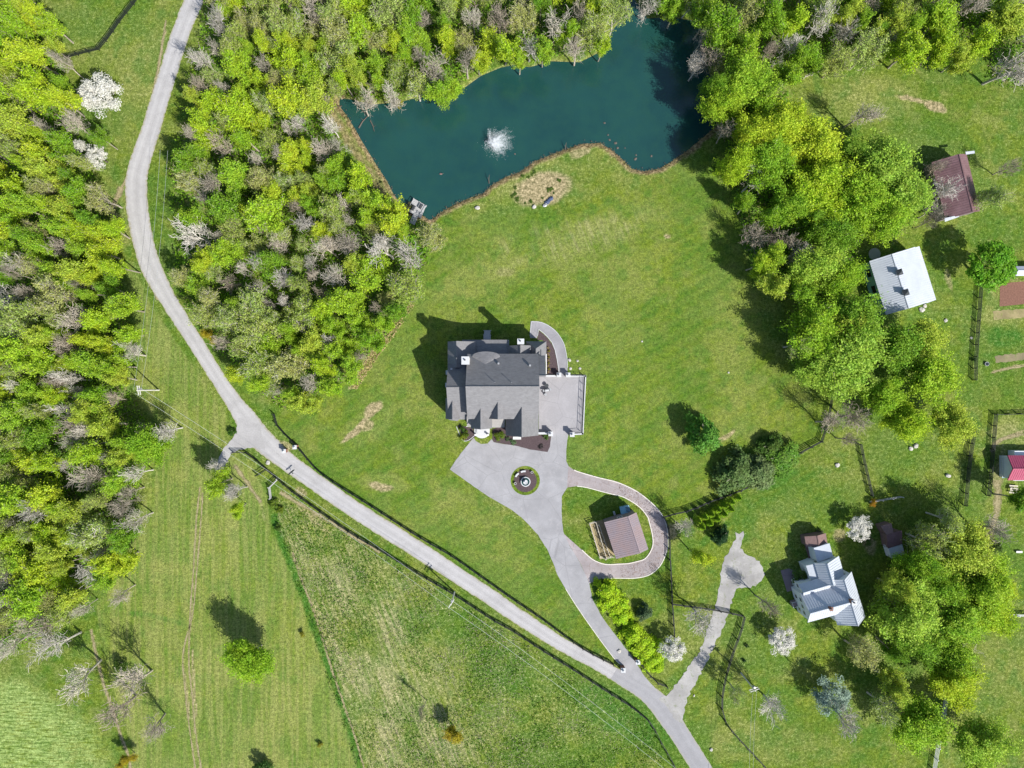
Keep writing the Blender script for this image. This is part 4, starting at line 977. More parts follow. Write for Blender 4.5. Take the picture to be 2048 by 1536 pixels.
# ---- board fences: posts and rails are parts
postme = {}; railme = {}
for k, mt in (('black','black_paint'),('white','white_paint'),('grey','grey_wood'),('pale','pale_wood')):
    postme[k] = MB().box((0,0,.72), (.17,.17,1.5)).mesh('post', M[mt]); railme[k] = MB().box((0,0,0), (1,.055,.15)).mesh('rail', M[mt])
def fence(pts, label, c='black', nr=4, step=2.45, k=5, h=1.3, closed=False, scz=1., post=1.):
    q = smooth(pts, k) if k > 1 else list(pts); W_ = [P(*p) for p in q]
    r = empty('board_fence', W_[0], label, 'fence', 'board fences'); acc = [W_[0]]; L = 0
    seg = [(b-a).length for a, b in zip(W_[:-1], W_[1:])]; tot = sum(seg); n = max(1, round(tot/step)); tg = [tot*i/n for i in range(n+1)]
    out = []; j = 0; s0 = 0
    for t in tg:
        while j < len(seg)-1 and s0+seg[j] < t: s0 += seg[j]; j += 1
        out.append(W_[j].lerp(W_[j+1], min(1,(t-s0)/max(seg[j],1e-6))))
    for p in out: put('post', postme[c], r, p-r.location, R.uniform(-.1,.1), (post,post,scz*R.uniform(.96,1.03)))
    for a, b in zip(out[:-1], out[1:]):
        d = b-a; rz = math.atan2(d.y, d.x); m = (a+b)/2-r.location; nn = Vector((-d.y,d.x,0)).normalized()*.11
        for i in range(nr):
            put('rail', railme[c], r, m+nn+Vector((0,0,scz*(.28+i*(1.05/max(nr-1,1))+R.uniform(-.02,.02)))), rz, (d.length,1,1))
    return r
fence([(549,828),(552,845),(566,863),(594,891),(634,938),(672,967),(717,995),(779,1035),(840,1074),(902,1110),(962,1152),(1024,1196),(1086,1238),(1130,1271),(1174,1301),(1226,1327)], 'long black board fence along the north side of the gravel lane')
fence([(467,905),(490,904),(512,918),(534,938)], 'short black board fence curving round the mouth of the lane spur')
fence([(534,938),(560,960),(587,983),(642,1023),(702,1065),(762,1100),(847,1152),(909,1188),(987,1239),(1024,1259),(1074,1292),(1149,1339),(1214,1381),(1259,1409),(1296,1439)], 'long black board fence along the south side of the gravel lane')
fence([(1296,1439),(1308,1456),(1319,1479),(1336,1508),(1356,1545)], 'dark fence going down to the bottom edge left of the tarmac road', nr=3)
fence([(534,938),(515,950)], 'open gate section of black boards near the lane spur', k=1, nr=3)
fence([(557,957),(538,976),(543,996)], 'short weathered corner fence enclosing a bush by the lane', 'grey', k=1)
fence([(1326,1034),(1334,1052),(1337,1080),(1337,1118)], 'black board fence between the gravel loop and the bare tree')
fence([(1338,1118),(1340,1155),(1342,1205),(1345,1245),(1346,1271)], 'black board fence running south from the gravel loop to the white tree')
fence([(1326,1034),(1350,1027),(1380,1020),(1412,1006),(1440,995),(1470,985),(1500,972)], 'black board fence behind the row of small conifers')
fence([(1500,972),(1530,951),(1560,930),(1587,912),(1622,893),(1641,883)], 'black board fence climbing past the dark shrubs', k=2)
fence([(1641,883),(1650,856),(1657,825),(1664,785)], 'black board fence under the bare tree at the belt corner', k=2)
fence([(1343,1207),(1380,1212),(1430,1219),(1486,1231)], 'black board fence and gate crossing the farmhouse lane', k=2)
fence([(1486,1231),(1478,1262),(1462,1305),(1449,1350),(1441,1395),(1443,1425),(1455,1450),(1478,1478),(1510,1512),(1540,1545)], 'curving black board fence right of the farmhouse lane')
fence([(1273,1318),(1290,1337),(1310,1362),(1333,1371)], 'short black board fence beside the driveway mouth below the hedge bush', k=2)
fence([(1957,572),(1951,650),(1946,720),(1945,760)], 'black board fence between the lawn and the garden plot', k=2)
fence([(1944,862),(1936,905),(1930,960),(1926,1010)], 'black board fence left of the grassy track near the right edge', k=2)
fence([(2080,826),(1986,828)], 'black board fence along the top of the right-edge yard', k=1)
fence([(1986,828),(1981,890),(1976,950),(1972,990)], 'black board fence along the left side of the right-edge yard', k=2)
fence([(1717,888),(1726,930),(1740,990)], 'black board fence dropping towards the orange shrub', k=2)
fence([(1740,1003),(1800,993)], 'weathered fence running right from the orange shrub', 'grey', k=1, nr=3)
fence([(137,117),(170,108),(200,101)], 'dark board fence corner below the top-left paddock', 'black', k=2)
fence([(200,101),(222,74),(243,43),(262,20),(283,-8)], 'dark board fence along the right side of the top-left paddock', 'black', k=2)
fence([(1862,1560),(1871,1500),(1882,1440),(1888,1400)], 'bright white board fence at the bottom right near the big green tree', 'white', k=2)
fence([(1888,1400),(1895,1350),(1900,1290),(1903,1240)], 'bright white board fence running north under the yellow-green trees', 'white', k=2)
fence([(2010,1229),(2070,1230)], 'short white board fence touching the right edge', 'white', k=1)
fence([(1606,158),(1640,144)], 'short pale pole fence at the edge of the north-east wood', 'pale', k=1, nr=2)
# white post-and-rail run west of the purple-roofed barn
for pts, lb in (([(1178,1047),(1200,1119),(1226,1112)], 'outer cream rail fence west of the purple-roofed barn'),([(1178,1047),(1190,1043)], 'short cream rail fence end by the purple-roofed barn'),
                ([(1190,1043),(1211,1115)], 'second cream rail fence line by the purple-roofed barn'),([(1196,1048),(1218,1112)], 'inner cream rail fence nearest the purple-roofed barn')):
    fence(pts, lb, 'pale', k=1, nr=3, step=1.8, post=.8)

# ---- small things
rk = {}
for i in range(4):
    bm = bmesh.new(); bmesh.ops.create_icosphere(bm, subdivisions=2, radius=1); rr = random.Random(i)
    for v_ in bm.verts: v_.co *= rr.uniform(.75,1.15); v_.co.z *= .6
    me = bpy.data.meshes.new('rock'); bm.to_mesh(me); bm.free(); me.materials.append(M['stone']); rk[i] = me
def rock(px, r, label, group='loose pale rocks'):
    o = put('rock', rk[R.randrange(4)], None, P(*px)+Vector((0,0,r*.3)), R.uniform(0,6), (r,r*R.uniform(.7,1.2),r)); tag(o, label, 'rock', group)
for px, r, lb in (((1139,720),.4,'pale rock beside the curved path'),((1141,737),.32,'small grey rock on the lawn next to the curved path end'),((1155,722),.25,'grey rock on the lawn north of the terrace'),((1160,737),.28,'grey rock near the terrace railing corner'),
    ((955,416),.6,'pale rock on the grass just below the pond bank'),((1238,1302),.4,'yellowish rock on the verge left of the driveway'),((1821,897),.45,'left white rock of a pair under the yellow-green trees'),((1831,892),.5,'right white rock of a pair under the yellow-green trees'),
    ((1895,951),.6,'white rock in the grass left of the right-hand fence'),((1674,930),.5,'flat pale rock in the meadow by the dirt trace'),((1891,641),.4,'pale rock on the lawn south-east of the white barn'),((1843,620),.6,'pale rubble rock at the foot of the white barn'),((1849,612),.4,'small rubble rock at the foot of the white barn'),
    ((1068,414),.5,'round pale rock on the sandy patch left of the dark debris'),((1284,683),.2,'tiny white stone on the big lawn'),((1457,745),.2,'tiny white stone on the right of the big lawn'),((1388,1391),.25,'small pale stone on the verge by the farmhouse lane'),((1422,1499),.35,'pale stone on the grass right of the tarmac road'),((536,925),.45,'pale rock by the bush at the lane fence'),((1942,676),.3,'white stone against the black fence')):
    rock(px, r, lb)
rr = random.Random(21); mb = MB(); n = len(POND)
for i in range(1, 33):
    a, b = POND[i], POND[i+1]
    for _ in range(int(math.dist(a,b)*.3)):
        t = rr.random(); x_ = a[0]+(b[0]-a[0])*t+rr.gauss(0,3); y_ = a[1]+(b[1]-a[1])*t+rr.gauss(0,3); s_ = rr.uniform(.04,.14); p = P(x_,y_)+Vector((0,0,-.25))
        mb.lathe(tuple(p), [(s_,0),(s_*.8,s_*.6),(0,s_*.8)], 5)
tag(mb.build('shore_gravel', M['log']), kind='stuff')
# rocks on the drowned spit and logs
for i,(x_,y_,r) in enumerate(((1209,246,.35),(1216,270,.3),(1219,280,.4),(1231,286,.45),(1235,296,.4),(1250,296,.25),(1272,310,.3),(1271,318,.5),(1303,312,.35),(1030,308,.3))):
    o = put('rock', rk[i%4], None, P(x_,y_,-.4), i, (r*.7,r*.6,r*.6)); tag(o, f'{["first","second","third","fourth","fifth","sixth","seventh","eighth","ninth","tenth"][i]} dark rock from the north along the drowned spit in the pond' if i < 9 else 'lone rock in the water south-east of the pond fountain', 'rock', 'rocks standing in the pond')
    o.data = o.data.copy(); o.data.materials.clear(); o.data.materials.append(M['log'])
def log(a, b, r, label, z_=-.3, zb=None):
    A_, B_ = P(*a)+Vector((0,0,z_)), P(*b)+Vector((0,0,zb if zb is not None else z_)); o0 = A_; d = B_-A_; mb = MB(); n = Vector((-d.y,d.x,0))*.06
    m = A_.lerp(B_,.5)+n; mb.cone((0,0,0), m-o0, r, r*.8, 7); mb.cone(m-o0, d, r*.8, r*.4, 7); q = A_.lerp(B_,.6)+n*.8-o0; mb.cone(q, q+Vector((n.x*4,n.y*4,.25)), r*.4, r*.15, 5)
    tag(mb.build('fallen_log', M['log'], None, o0), label, 'log', 'fallen logs in the pond corner')
log((717,255),(735,231), .16, 'longer pale log floating in the west corner of the pond'); log((740,240),(748,262), .12, 'forked branch floating just east of the longer log')
log((662,216),(684,213), .1, 'thin pale branch lying across the west bank', .05); log((978,366),(979,352), .09, 'thin stick rising from the water by the south bank', -.4, .9); log((1131,300),(1132,288), .1, 'short stake rising from the pond beside the headland', -.4, .9)
log((2300/4+0,0),(0,0),.0,'x') if False else None
# ducks
def duck(px, rz, label):
    d = empty('duck', P(*px,-.4), label, 'duck', rz=rz)
    MB().lathe((0,0,0), [(.0,-.02),(.16,.02),(.2,.1),(.12,.18),(0,.2)], 10).build('body', M['brown_wood'], d).scale = (1.7,1,1)
    MB().cone((.26,0,.12),(.34,0,.34),.06,.05,7).build('neck', M['brown_wood'], d)
    MB().lathe((.36,0,.32), [(0,0),(.07,.03),(.07,.09),(0,.13)], 8).build('head', M['dark_metal'], d); MB().box((.46,0,.37), (.1,.06,.03)).build('bill', M['straw'], d)
duck((882,348), 0, 'brown duck swimming in the middle of the lower pond')
# vulture gliding low over the lane
bd = empty('black_bird', P(583,944,1.2), 'dark bird gliding low over the gravel lane', 'bird', rz=math.radians(130))
bm_ = MB().lathe((0,0,0), [(0,-.32),(.09,-.2),(.12,0),(.08,.2),(0,.34)], 8).build('body', M['black_paint'], bd); bm_.rotation_euler = (0,math.radians(90),0)
for s_ in (1,-1): MB().slab([(.12,s_*.08,.03),(.2,s_*.45,.12),(.02,s_*.85,.1),(-.14,s_*.8,.1),(-.14,s_*.08,.03)][::s_], .02).build('wing', M['black_paint'], bd)
MB().slab([(-.28,.05,0),(-.52,.14,0),(-.52,-.14,0),(-.28,-.05,0)], .02).build('tail', M['black_paint'], bd)
# tarp debris on the sandy patch
db = empty('tarp_heap', P(1097,404), 'crumpled dark blue tarp heap on the sandy patch by the pond', 'tarp', rz=.55)
for i,(x_,y_,w_) in enumerate(((-.9,-.2,.6),(-.1,.1,.8),(.8,.3,.7))):
    bm = bmesh.new(); bmesh.ops.create_icosphere(bm, subdivisions=2, radius=1); rr = random.Random(i+40)
    for v_ in bm.verts: v_.co *= rr.uniform(.6,1.2); v_.co.z *= .45
    me = bpy.data.meshes.new('fold'); bm.to_mesh(me); bm.free(); me.materials.append(M['blue_tarp'] if i != 0 else M['steel']); put('fold', me, db, (x_,y_,.15), 0, (w_,w_*.6,w_))
# trampoline-like round lid in the garden
wl = empty('round_planter', P(1972,728), 'dark round tub on the grass of the garden at the right', 'tub')
MB().lathe((0,0,0), [(.4,0),(.45,.4),(.38,.4),(.36,.2),(0,.2)], 14).build('tub', M['steel'], wl); MB().lathe((0,0,.3), [(0,0),(.36,0)], 12).build('water', M['glass'], wl)
cb = empty('concrete_pad', P(1749,508), 'round grey concrete pad in the shade behind the white barn', 'pad')
MB().lathe((0,0,0), [(0,.1),(1.25,.1),(1.3,.02),(1.3,-.1)], 20).build('slab', M['concrete'], cb)
tr_ = empty('lower_right_bench', P(2036,1103), 'weathered bench in the shade at the right edge', 'bench'); tr_.name = 'shade_bench'
for k in range(3): MB().box((0,-.14+k*.14,.42), (1.3,.12,.04)).build('seat_slat', M['steel'], tr_)
for s_ in (-.55,.55): MB().box((s_,0,.2), (.06,.4,.4)).build('leg', M['steel'], tr_)
# ------------------------------------------------------------------ trees
def leafcloud(cent, rad, n, size, rs, up=.75, flat=.0, squash=.7):
    """n leaves around each centre, lying on a lumpy shell; returns verts,faces"""
    k = len(cent); tot = k*n
    c = np.repeat(cent, n, 0); r = np.repeat(rad, n)
    d = rs.randn(tot,3); d /= np.linalg.norm(d, axis=1)[:,None]
    rr = r*(.3+.95*rs.rand(tot)**.8)
    p = c+d*rr[:,None]*np.array([1,1,squash])
    nrm = d*.6+rs.randn(tot,3)*.55+np.array([0,0,up]); nrm /= np.linalg.norm(nrm, axis=1)[:,None]
    a = np.cross(nrm, rs.randn(tot,3)); a /= np.linalg.norm(a, axis=1)[:,None]; b = np.cross(nrm, a)
    s = (size*(.55+.9*rs.rand(tot)))[:,None]
    a *= s; b *= s*.62
    v = np.stack([p-a, p-b*1.0+a*.1, p+a, p+b+a*.1], 1).reshape(-1,3)
    f = np.arange(tot*4).reshape(-1,4)
    return v, f
def skeleton(rs, h, r, spec, lift=.45, crook=.18, trunk=.16, forks=1, lean=0, droop=0):
    """recursive limbs; returns list of (p0,p1,r0,r1,level) and tips"""
    segs = []; tips = []
    def grow_(p, d, L, rad, lv):
        n = 2 if lv else 3; q = p
        for i in range(n):
            d2 = d+Vector(rs.randn(3)*crook); d2.z += .08 if lv else .5
            if lv >= 2: d2.z -= droop
            d2.normalize(); e = q+d2*(L/n); r1 = rad*(1-.45*(i+1)/n)
            segs.append((q, e, rad*(1-.45*i/n), r1, lv))
            if lv < len(spec):
                ns = spec[lv]; m = ns//n+(1 if rs.rand() < (ns%n)/n else 0)
                if lv == 0 and i == 0: m = 0
                if lv == 0 and i == 1: m = ns//2
                if lv == 0 and i == 2: m = ns-ns//2
                for k in range(m):
                    az = rs.rand()*6.283; sp = .55+.35*rs.rand()
                    o = Vector((math.cos(az), math.sin(az), 0)); o = (o-d2*o.dot(d2)).normalized()
                    nd = (d2*(1-sp*.55)+o*sp+Vector((0,0,.12 if lv else .25))).normalized()
                    t = .35+.65*(k+1)/m if lv else .5+.5*rs.rand()
                    grow_(q.lerp(e, t), nd, L*(.62+.2*rs.rand())*(1. if lv else .8), r1*(.55 if lv else .5), lv+1)
            q = e; d = d2
        tips.append((q, lv))
    grow_(Vector((0,0,0)), Vector((lean,0,1)).normalized(), h*.62, trunk, 0)
    mx = max(max(math.hypot(s[1].x,s[1].y) for s in segs), .1); mz = max(s[1].z for s in segs)
    fx, fz = r/mx, h/mz
    F_ = lambda v: Vector((v.x*fx, v.y*fx, v.z*fz))
    return [(F_(a),F_(b),c,d,l) for a,b,c,d,l in segs], [(F_(t),l) for t,l in tips]
def segmesh(name, segs, mat, minr=.022, lv=(0,9)):
    mb = MB()
    for a, b, r0, r1, l in segs:
        if lv[0] <= l <= lv[1]: mb.cone(a, b, max(r0,minr), max(r1,minr*.8), 6 if l == 0 else (4 if l == 1 else 3), cap=False)
    return mb.mesh(name, mat)
VAR = {'leafy': [], 'budding': [], 'bare': [], 'blossom': [], 'dense': [], 'shrub': [], 'fir': [], 'scrub': []}
def meshleaf(name, v, f, mat): return make_mesh(name, v, f, mat)
def twigleaves(segs, n, size, sig, rs, lv=2, up=.9):
    """leaves strewn along the outer branches, so the crown stays feathery"""
    sg = [q for q in segs if q[4] >= lv]; A0 = np.array([q[0] for q in sg]); B0 = np.array([q[1] for q in sg])
    w = np.linalg.norm(B0-A0, axis=1); i = rs.choice(len(sg), n, p=w/w.sum()); t = rs.rand(n,1)
    c = A0[i]*(1-t)+B0[i]*t+rs.randn(n,3)*sig*np.array([1,1,.7])
    return leafcloud(c, np.full(n, .02), 1, size, rs, up=up)
for i in range(8):      # leafy: radius 4, height 12
    rs = np.random.RandomState(100+i); segs, tips = skeleton(rs, 12, 4.1, (6,6,4), trunk=.22, crook=.2)
    v, f = twigleaves(segs, 11000, .135, .3, rs)
    VAR['leafy'].append((segmesh('trunk', segs, M['bark'], .03, lv=(0,3)), meshleaf('crown', v, f, M['leaf']), 4.05, 12.))
VAR['big'] = []
for i in range(5):      # big spreading tree: radius 7, height 14
    rs = np.random.RandomState(180+i); segs, tips = skeleton(rs, 14, 7.2, (7,7,5,3), trunk=.36, crook=.2)
    v, f = twigleaves(segs, 30000, .165, .42, rs, 2)
    VAR['big'].append((segmesh('trunk', segs, M['bark'], .035, lv=(0,3)), meshleaf('crown', v, f, M['leaf']), 6.1, 14.))
for i in range(4):      # dense, rounder shade tree
    rs = np.random.RandomState(150+i); segs, tips = skeleton(rs, 9.5, 3.4, (7,4,3), trunk=.26)
    n = 90; e = rs.randn(n,3); e /= np.linalg.norm(e,axis=1)[:,None]; e[:,2] = np.abs(e[:,2])*1.1-.15
    C = e*np.array([3.2,3.2,3.3])*(.75+.3*rs.rand(n,1))+np.array([0,0,6.2]); rad = .45+.45*rs.rand(n)
    v, f = leafcloud(C, rad, 105, .165, rs)
    VAR['dense'].append((segmesh('trunk', segs, M['bark'], lv=(0,2)), meshleaf('crown', v, f, M['leaf']), 4., 10.5))
VAR['mound'] = []
for i in range(4):      # low dense crown reaching the grass: radius 2, height 4
    rs = np.random.RandomState(170+i); n = 95; t = rs.rand(n)**.8; a = rs.rand(n)*6.283
    lob = 1+.16*np.sin(a*3+i)+.1*np.sin(a*5+t*9)
    rr_ = (1.75*(1-t**1.7)+.12)*lob*(.7+.3*rs.rand(n)); C = np.stack([rr_*np.cos(a), rr_*np.sin(a), .3+t*3.3], -1); rad = .22+.26*rs.rand(n)
    v, f = leafcloud(C, rad, 85, .1, rs, up=.6); mb = MB(); mb.cone((0,0,0),(0,0,3.),.14,.04,6)
    for k in range(7): a_ = rs.rand()*6.28; mb.cone((0,0,.4+k*.3),(1.2*math.cos(a_),1.2*math.sin(a_),1.+k*.32),.05,.02,4)
    VAR['mound'].append((mb.mesh('trunk', M['bark']), meshleaf('crown', v, f, M['leaf']), 2., 4.))
for i in range(7):      # budding: many twigs + sparse tiny leaves
    rs = np.random.RandomState(200+i); segs, tips = skeleton(rs, 12, 3.9, (6,5,4,3), trunk=.22)
    T = np.array([t for t,l in tips if l >= 3]); rad = .3+.35*rs.rand(len(T))
    v, f = leafcloud(T, rad, max(6, 5200//len(T)), .12, rs)
    VAR['budding'].append((segmesh('trunk', segs, M['bark'], .03), meshleaf('crown', v, f, M['leaf']), 4., 12.))
for i in range(7):      # bare
    rs = np.random.RandomState(300+i); segs, tips = skeleton(rs, 12, 3.9, (6,5,4,3) if i%2 else (6,5,5,2), trunk=.2, crook=.2)
    VAR['bare'].append((segmesh('trunk', [s for s in segs if s[4] <= 2], M['bark'], .042), segmesh('twigs', [s for s in segs if s[4] > 2], M['bark'], .026), 3.7, 12.))
for i in range(3):
    rs = np.random.RandomState(400+i); segs, tips = skeleton(rs, 5.6, 2.6, (7,4,3), trunk=.16)
    n = 60; e = rs.randn(n,3); e /= np.linalg.norm(e,axis=1)[:,None]; e[:,2] = np.abs(e[:,2])-.15
    C = e*np.array([2.4,2.4,2.2])*(.35+.65*rs.rand(n,1)**.5)+np.array([0,0,3.9]); rad = .25+.45*rs.rand(n)
    v, f = leafcloud(C, rad, 110, .1, rs)
    VAR['blossom'].append((segmesh('trunk', segs, M['bark'], lv=(0,2)), meshleaf('crown', v, f, M['petal']), 2.55, 6.5))
for i in range(3):      # shrub r=1, h=1.1
    rs = np.random.RandomState(500+i); n = 18; e = rs.randn(n,3); e /= np.linalg.norm(e,axis=1)[:,None]; e[:,2] = np.abs(e[:,2])
    C = e*np.array([.72,.72,.7])*(.5+.5*rs.rand(n,1))+np.array([0,0,.3]); rad = .18+.16*rs.rand(n)
    v, f = leafcloud(C, rad, 110, .055, rs); mb = MB()
    for k in range(5): a = rs.rand()*6.28; mb.cone((0,0,0),(.5*math.cos(a),.5*math.sin(a),.7),.04,.02,4)
    VAR['shrub'].append((mb.mesh('stems', M['bark']), meshleaf('foliage', v, f, M['leaf']), 1., 1.2))
for i in range(2):      # conifer r=1 h=3
    rs = np.random.RandomState(600+i); n = 1500; t = rs.rand(n)**.7; a = rs.rand(n)*6.283; lay = .78+.22*np.sin(t*38+i)
    rr = (1-t)*.98*lay*(.55+.45*rs.rand(n)**.4)+.02
    C = np.stack([rr*np.cos(a), rr*np.sin(a), t*2.75+.2-rr*.12], -1); v, f = leafcloud(C, np.full(n,.05), 3, .06, rs, up=.2)
    VAR['fir'].append((MB().cone((0,0,0),(0,0,2.8),.07,.015,6).mesh('trunk', M['bark']), meshleaf('needles', v, f, M['needle']), 1., 3.))
PART = {'mound':('trunk','crown'),'big':('trunk','crown'),'leafy':('trunk','crown'),'dense':('trunk','crown'),'budding':('trunk','crown'),'bare':('trunk','twigs'),'blossom':('trunk','blossom_crown'),'shrub':('stems','foliage'),'fir':('trunk','needles')}
NAME = {'mound':'rounded_tree','big':'spreading_tree','leafy':'leafy_tree','dense':'shade_tree','budding':'budding_tree','bare':'bare_tree','blossom':'blossom_tree','shrub':'shrub','fir':'conifer'}
TREES = []
BARK = (.3,.265,.21)
def tree(kind, px, py, r_px, h, tint, label=None, bark=BARK, top=True, group=None, phrase=None, cat='tree', sq=1.):
    """(px,py): where the crown centre appears; r_px crown radius in photo pixels; h height in m"""
    zc = h*(.68 if kind not in ('shrub','fir','mound') else .4) if top else 0
    w = P(px, py, zc); i = R.randrange(len(VAR[kind])); tm, cm, r0, h0 = VAR[kind][i]
    k = r_px*S*(H-zc)/H/r0; s = (k*R.uniform(.93,1.07), k*R.uniform(.93,1.07)*sq, h/h0)
    root = empty(NAME[kind], (w.x, w.y, -.05), label, cat, group, R.uniform(0, 6.28))
    root.scale = s
    a = put(PART[kind][0], tm, root); b = put(PART[kind][1], cm, root)
    bf = R.uniform(.8,1.15); a.color = (*[c*bf for c in bark], 1)
    b.color = (*tint, 1) if kind != 'bare' else a.color
    TREES.append(dict(o=root, px=px, py=py, kind=kind, phrase=phrase, label=label, r=r_px)); return root
YG = [(.37,.52,.025),(.33,.49,.028),(.43,.54,.03),(.29,.46,.03),(.39,.49,.05)]     # bright yellow-green
GR = [(.23,.4,.022),(.28,.45,.024),(.19,.35,.022)]                     # fresh green
OL = [(.36,.44,.09),(.32,.42,.07),(.38,.41,.12),(.34,.44,.1)]              # olive budding
GY = [(.38,.335,.27),(.42,.385,.32),(.33,.28,.22),(.45,.42,.37)]               # grey bark
ph = {'yg':'bright yellow-green leafy tree','gr':'fresh green leafy tree','ol':'sparse olive budding tree','ba':'bare grey branching tree'}
def T(code, px, py, r, h=None, label=None, **k):
    h = h or (7.5+r*.125+R.uniform(-1,1))*(1.3 if 1400 < px < 1570 and py < 345 else 1.2 if px < 440 and py < 300 and code == 'ba' else 1)
    if code == 'yg': return tree('leafy', px, py, r, h, R.choice(YG), label, phrase=ph['yg'], **k)
    if code == 'gr': return tree('leafy', px, py, r, h, R.choice(GR), label, phrase=ph['gr'], **k)
    if code == 'ol': return tree('budding', px, py, r, h, R.choice(OL), label, phrase=ph['ol'], bark=R.choice(GY), **k)
    if code in 'YGO' and len(code) == 1:
        c_ = {'Y':YG,'G':GR,'O':[(.34,.5,.05),(.3,.46,.05)]}[code]
        return tree('big', px, py, r, 9.5+r*.07+R.uniform(-.8,.8) if px > 1570 or py > 345 else 15.5, R.choice(c_), label, phrase={'Y':'big spreading yellow-green tree','G':'big spreading deep green tree','O':'big spreading olive tree'}[code], **k)
    if code == 'ba': return tree('bare', px, py, r, h, (0,0,0), label, phrase=ph['ba'], bark=R.choice(GY), **k)
EXPL = """Y 1497 158 60|Y 1452 205 44|Y 1565 240 60|G 1440 170 36|Y 1505 262 50|Y 1620 292 70|G 1545 318 58|Y 1480 325 40|ba 1512 360 42
Y 1645 375 70|G 1580 405 48|O 1790 325 80|G 1722 372 72|O 1828 400 66|G 1765 432 60|O 1720 300 40|ba 1575 465 44|G 1668 470 52|O 1638 525 58|yg 1560 565 44|ba 1600 500 36|G 1690 560 46
G 1720 622 70|G 1640 672 70|O 1705 722 84|G 1790 705 66|Y 1845 685 54|Y 1882 765 70|Y 1832 845 56|Y 1905 848 50|G 1775 790 50|O 1640 740 50|Y 1700 660 46|ol 1600 690 36
dn 1988 528 56|yg 1825 95 46|yg 1790 40 40|yg 1880 40 50|yg 1960 60 50|yg 2020 40 50|ba 2032 125 62|yg 1930 110 34|ol 1740 100 46|ba 1700 60 36|ba 1645 45 40|gr 1620 110 40|ba 1590 85 36|yg 1590 30 44|gr 1570 150 36|ol 1680 120 40|ol 1645 20 40
ba 1395 130 30|yg 1415 25 40|gr 1455 60 44|yg 1490 90 36|ba 1425 100 34|ba 1400 80 28|ba 1300 0 34|yg 1350 20 30|ol 1380 0 30|gr 1540 40 46|ol 1510 10 44|ba 1550 100 30
ba 1875 420 26|ba 1905 375 40|ba 1890 335 26|ba 1870 440 24|ol 1990 400 36|ba 2030 330 26
O 1820 1222 72|G 1852 1285 56|Y 1935 1098 72|Y 1972 1165 66|G 1895 1168 56|Y 1935 1240 62|Y 1990 1230 50|G 1900 1320 56|Y 1915 1372 54|G 1836 1448 72|ol 1860 1085 42|G 1845 1120 46|ba 1995 1065 46|ba 1932 1318 36|O 1968 1502 58|Y 1800 1180 36|gr 2040 1000 34|ol 1900 1040 36|gr 1790 1300 30|Y 2000 1175 44
ba 1560 1430 42|ba 1375 1065 30|ol 1730 1312 40|ba 1700 1452 46|yg 1790 1372 36|ol 1775 1420 38|ba 1535 1212 28|ba 1722 838 46|ba 1668 848 34|ba 1730 222 40|ba 1410 1245 40|ba 1700 880 24|ol 1480 1395 22|yg 1400 1120 30
ba 232 1190 26|ba 100 1300 52|ba 150 1355 50|ba 255 1380 50|ba 225 1430 52|ba 80 1255 36|ba 290 1465 38|ba 330 860 34|ba 285 870 30|ba 40 1260 40|ba 250 985 30|ba 265 1040 34
ba 428 45 36|ba 404 112 30|ba 396 168 28|ba 374 262 26|ol 362 552 28|G 492 1322 52|yg 432 968 32|ba 430 930 22|ba 465 985 26|yg 468 1018 22|yl 905 1474 23|yl 1745 1006 10|yl 250 1525 18|yl 605 1268 8|yl 640 1490 7|ba 845 1430 14
yg 185 738 46|yg 60 110 50|gr 30 60 44|yg 100 50 34|yg 70 180 50|yg 30 250 48|yg 115 200 40|ba 130 240 34|gr 195 275 22|gr 120 285 34|yg 100 340 44|yg 200 505 40|yg 225 965 38|yg 230 1125 42|yg 150 1185 38|yg 210 1150 34|G 275 885 50|ba 215 800 24|ba 120 490 30|yg 30 830 46|gr 80 870 40
yg 690 610 44|yg 640 620 34|yg 780 430 46|yg 790 210 0|ba 600 440 36|ba 655 500 44|ba 700 480 42|ba 770 500 52|ba 820 520 46|ba 560 560 34|ba 660 250 28|ba 640 300 30|ba 595 240 24|ba 420 370 32|ol 860 470 34
yg 905 170 30|yg 870 180 34|ol 830 170 34|ba 720 200 34|ba 770 190 34|yl 797 207 11|yg 1088 95 34|yg 1040 115 24|ba 1155 95 36|ba 1060 85 40|ol 1190 60 42|yg 1205 90 26|ol 1230 30 40|yg 1010 90 36|ba 930 120 36|ba 1110 30 44|ba 1000 30 40|yg 955 120 26
yg 700 740 34|yg 660 770 32|yg 610 805 34|yg 575 790 30|yg 640 735 30|ol 480 690 34|yl 415 672 17|ol 450 640 40|yg 470 745 26|ol 400 630 30|gr 740 680 32|gr 790 620 30|gr 760 650 28"""
for ln in EXPL.replace('\n','|').split('|'):
    c, x, y, r = ln.split()[:4]; x, y, r = float(x), float(y), float(r)
    if r < 1: continue
    if c == 'dn': tree('dense', x, y, r, 11, (.14,.34,.014), 'dense round green tree standing alone beside the fence below the brown barn')
    elif c == 'yl':
        h = max(1.6, r*.2)
        if r > 12: tree('leafy', x, y, r, h+2, (.4,.34,.02), phrase='small yellow-leaved tree')
        else: tree('shrub', x, y, r, h, (.42,.26,.02) if x == 1745 else (.3,.3,.03), phrase='small yellow bush', cat='shrub')
    else: T(c, x, y, r)
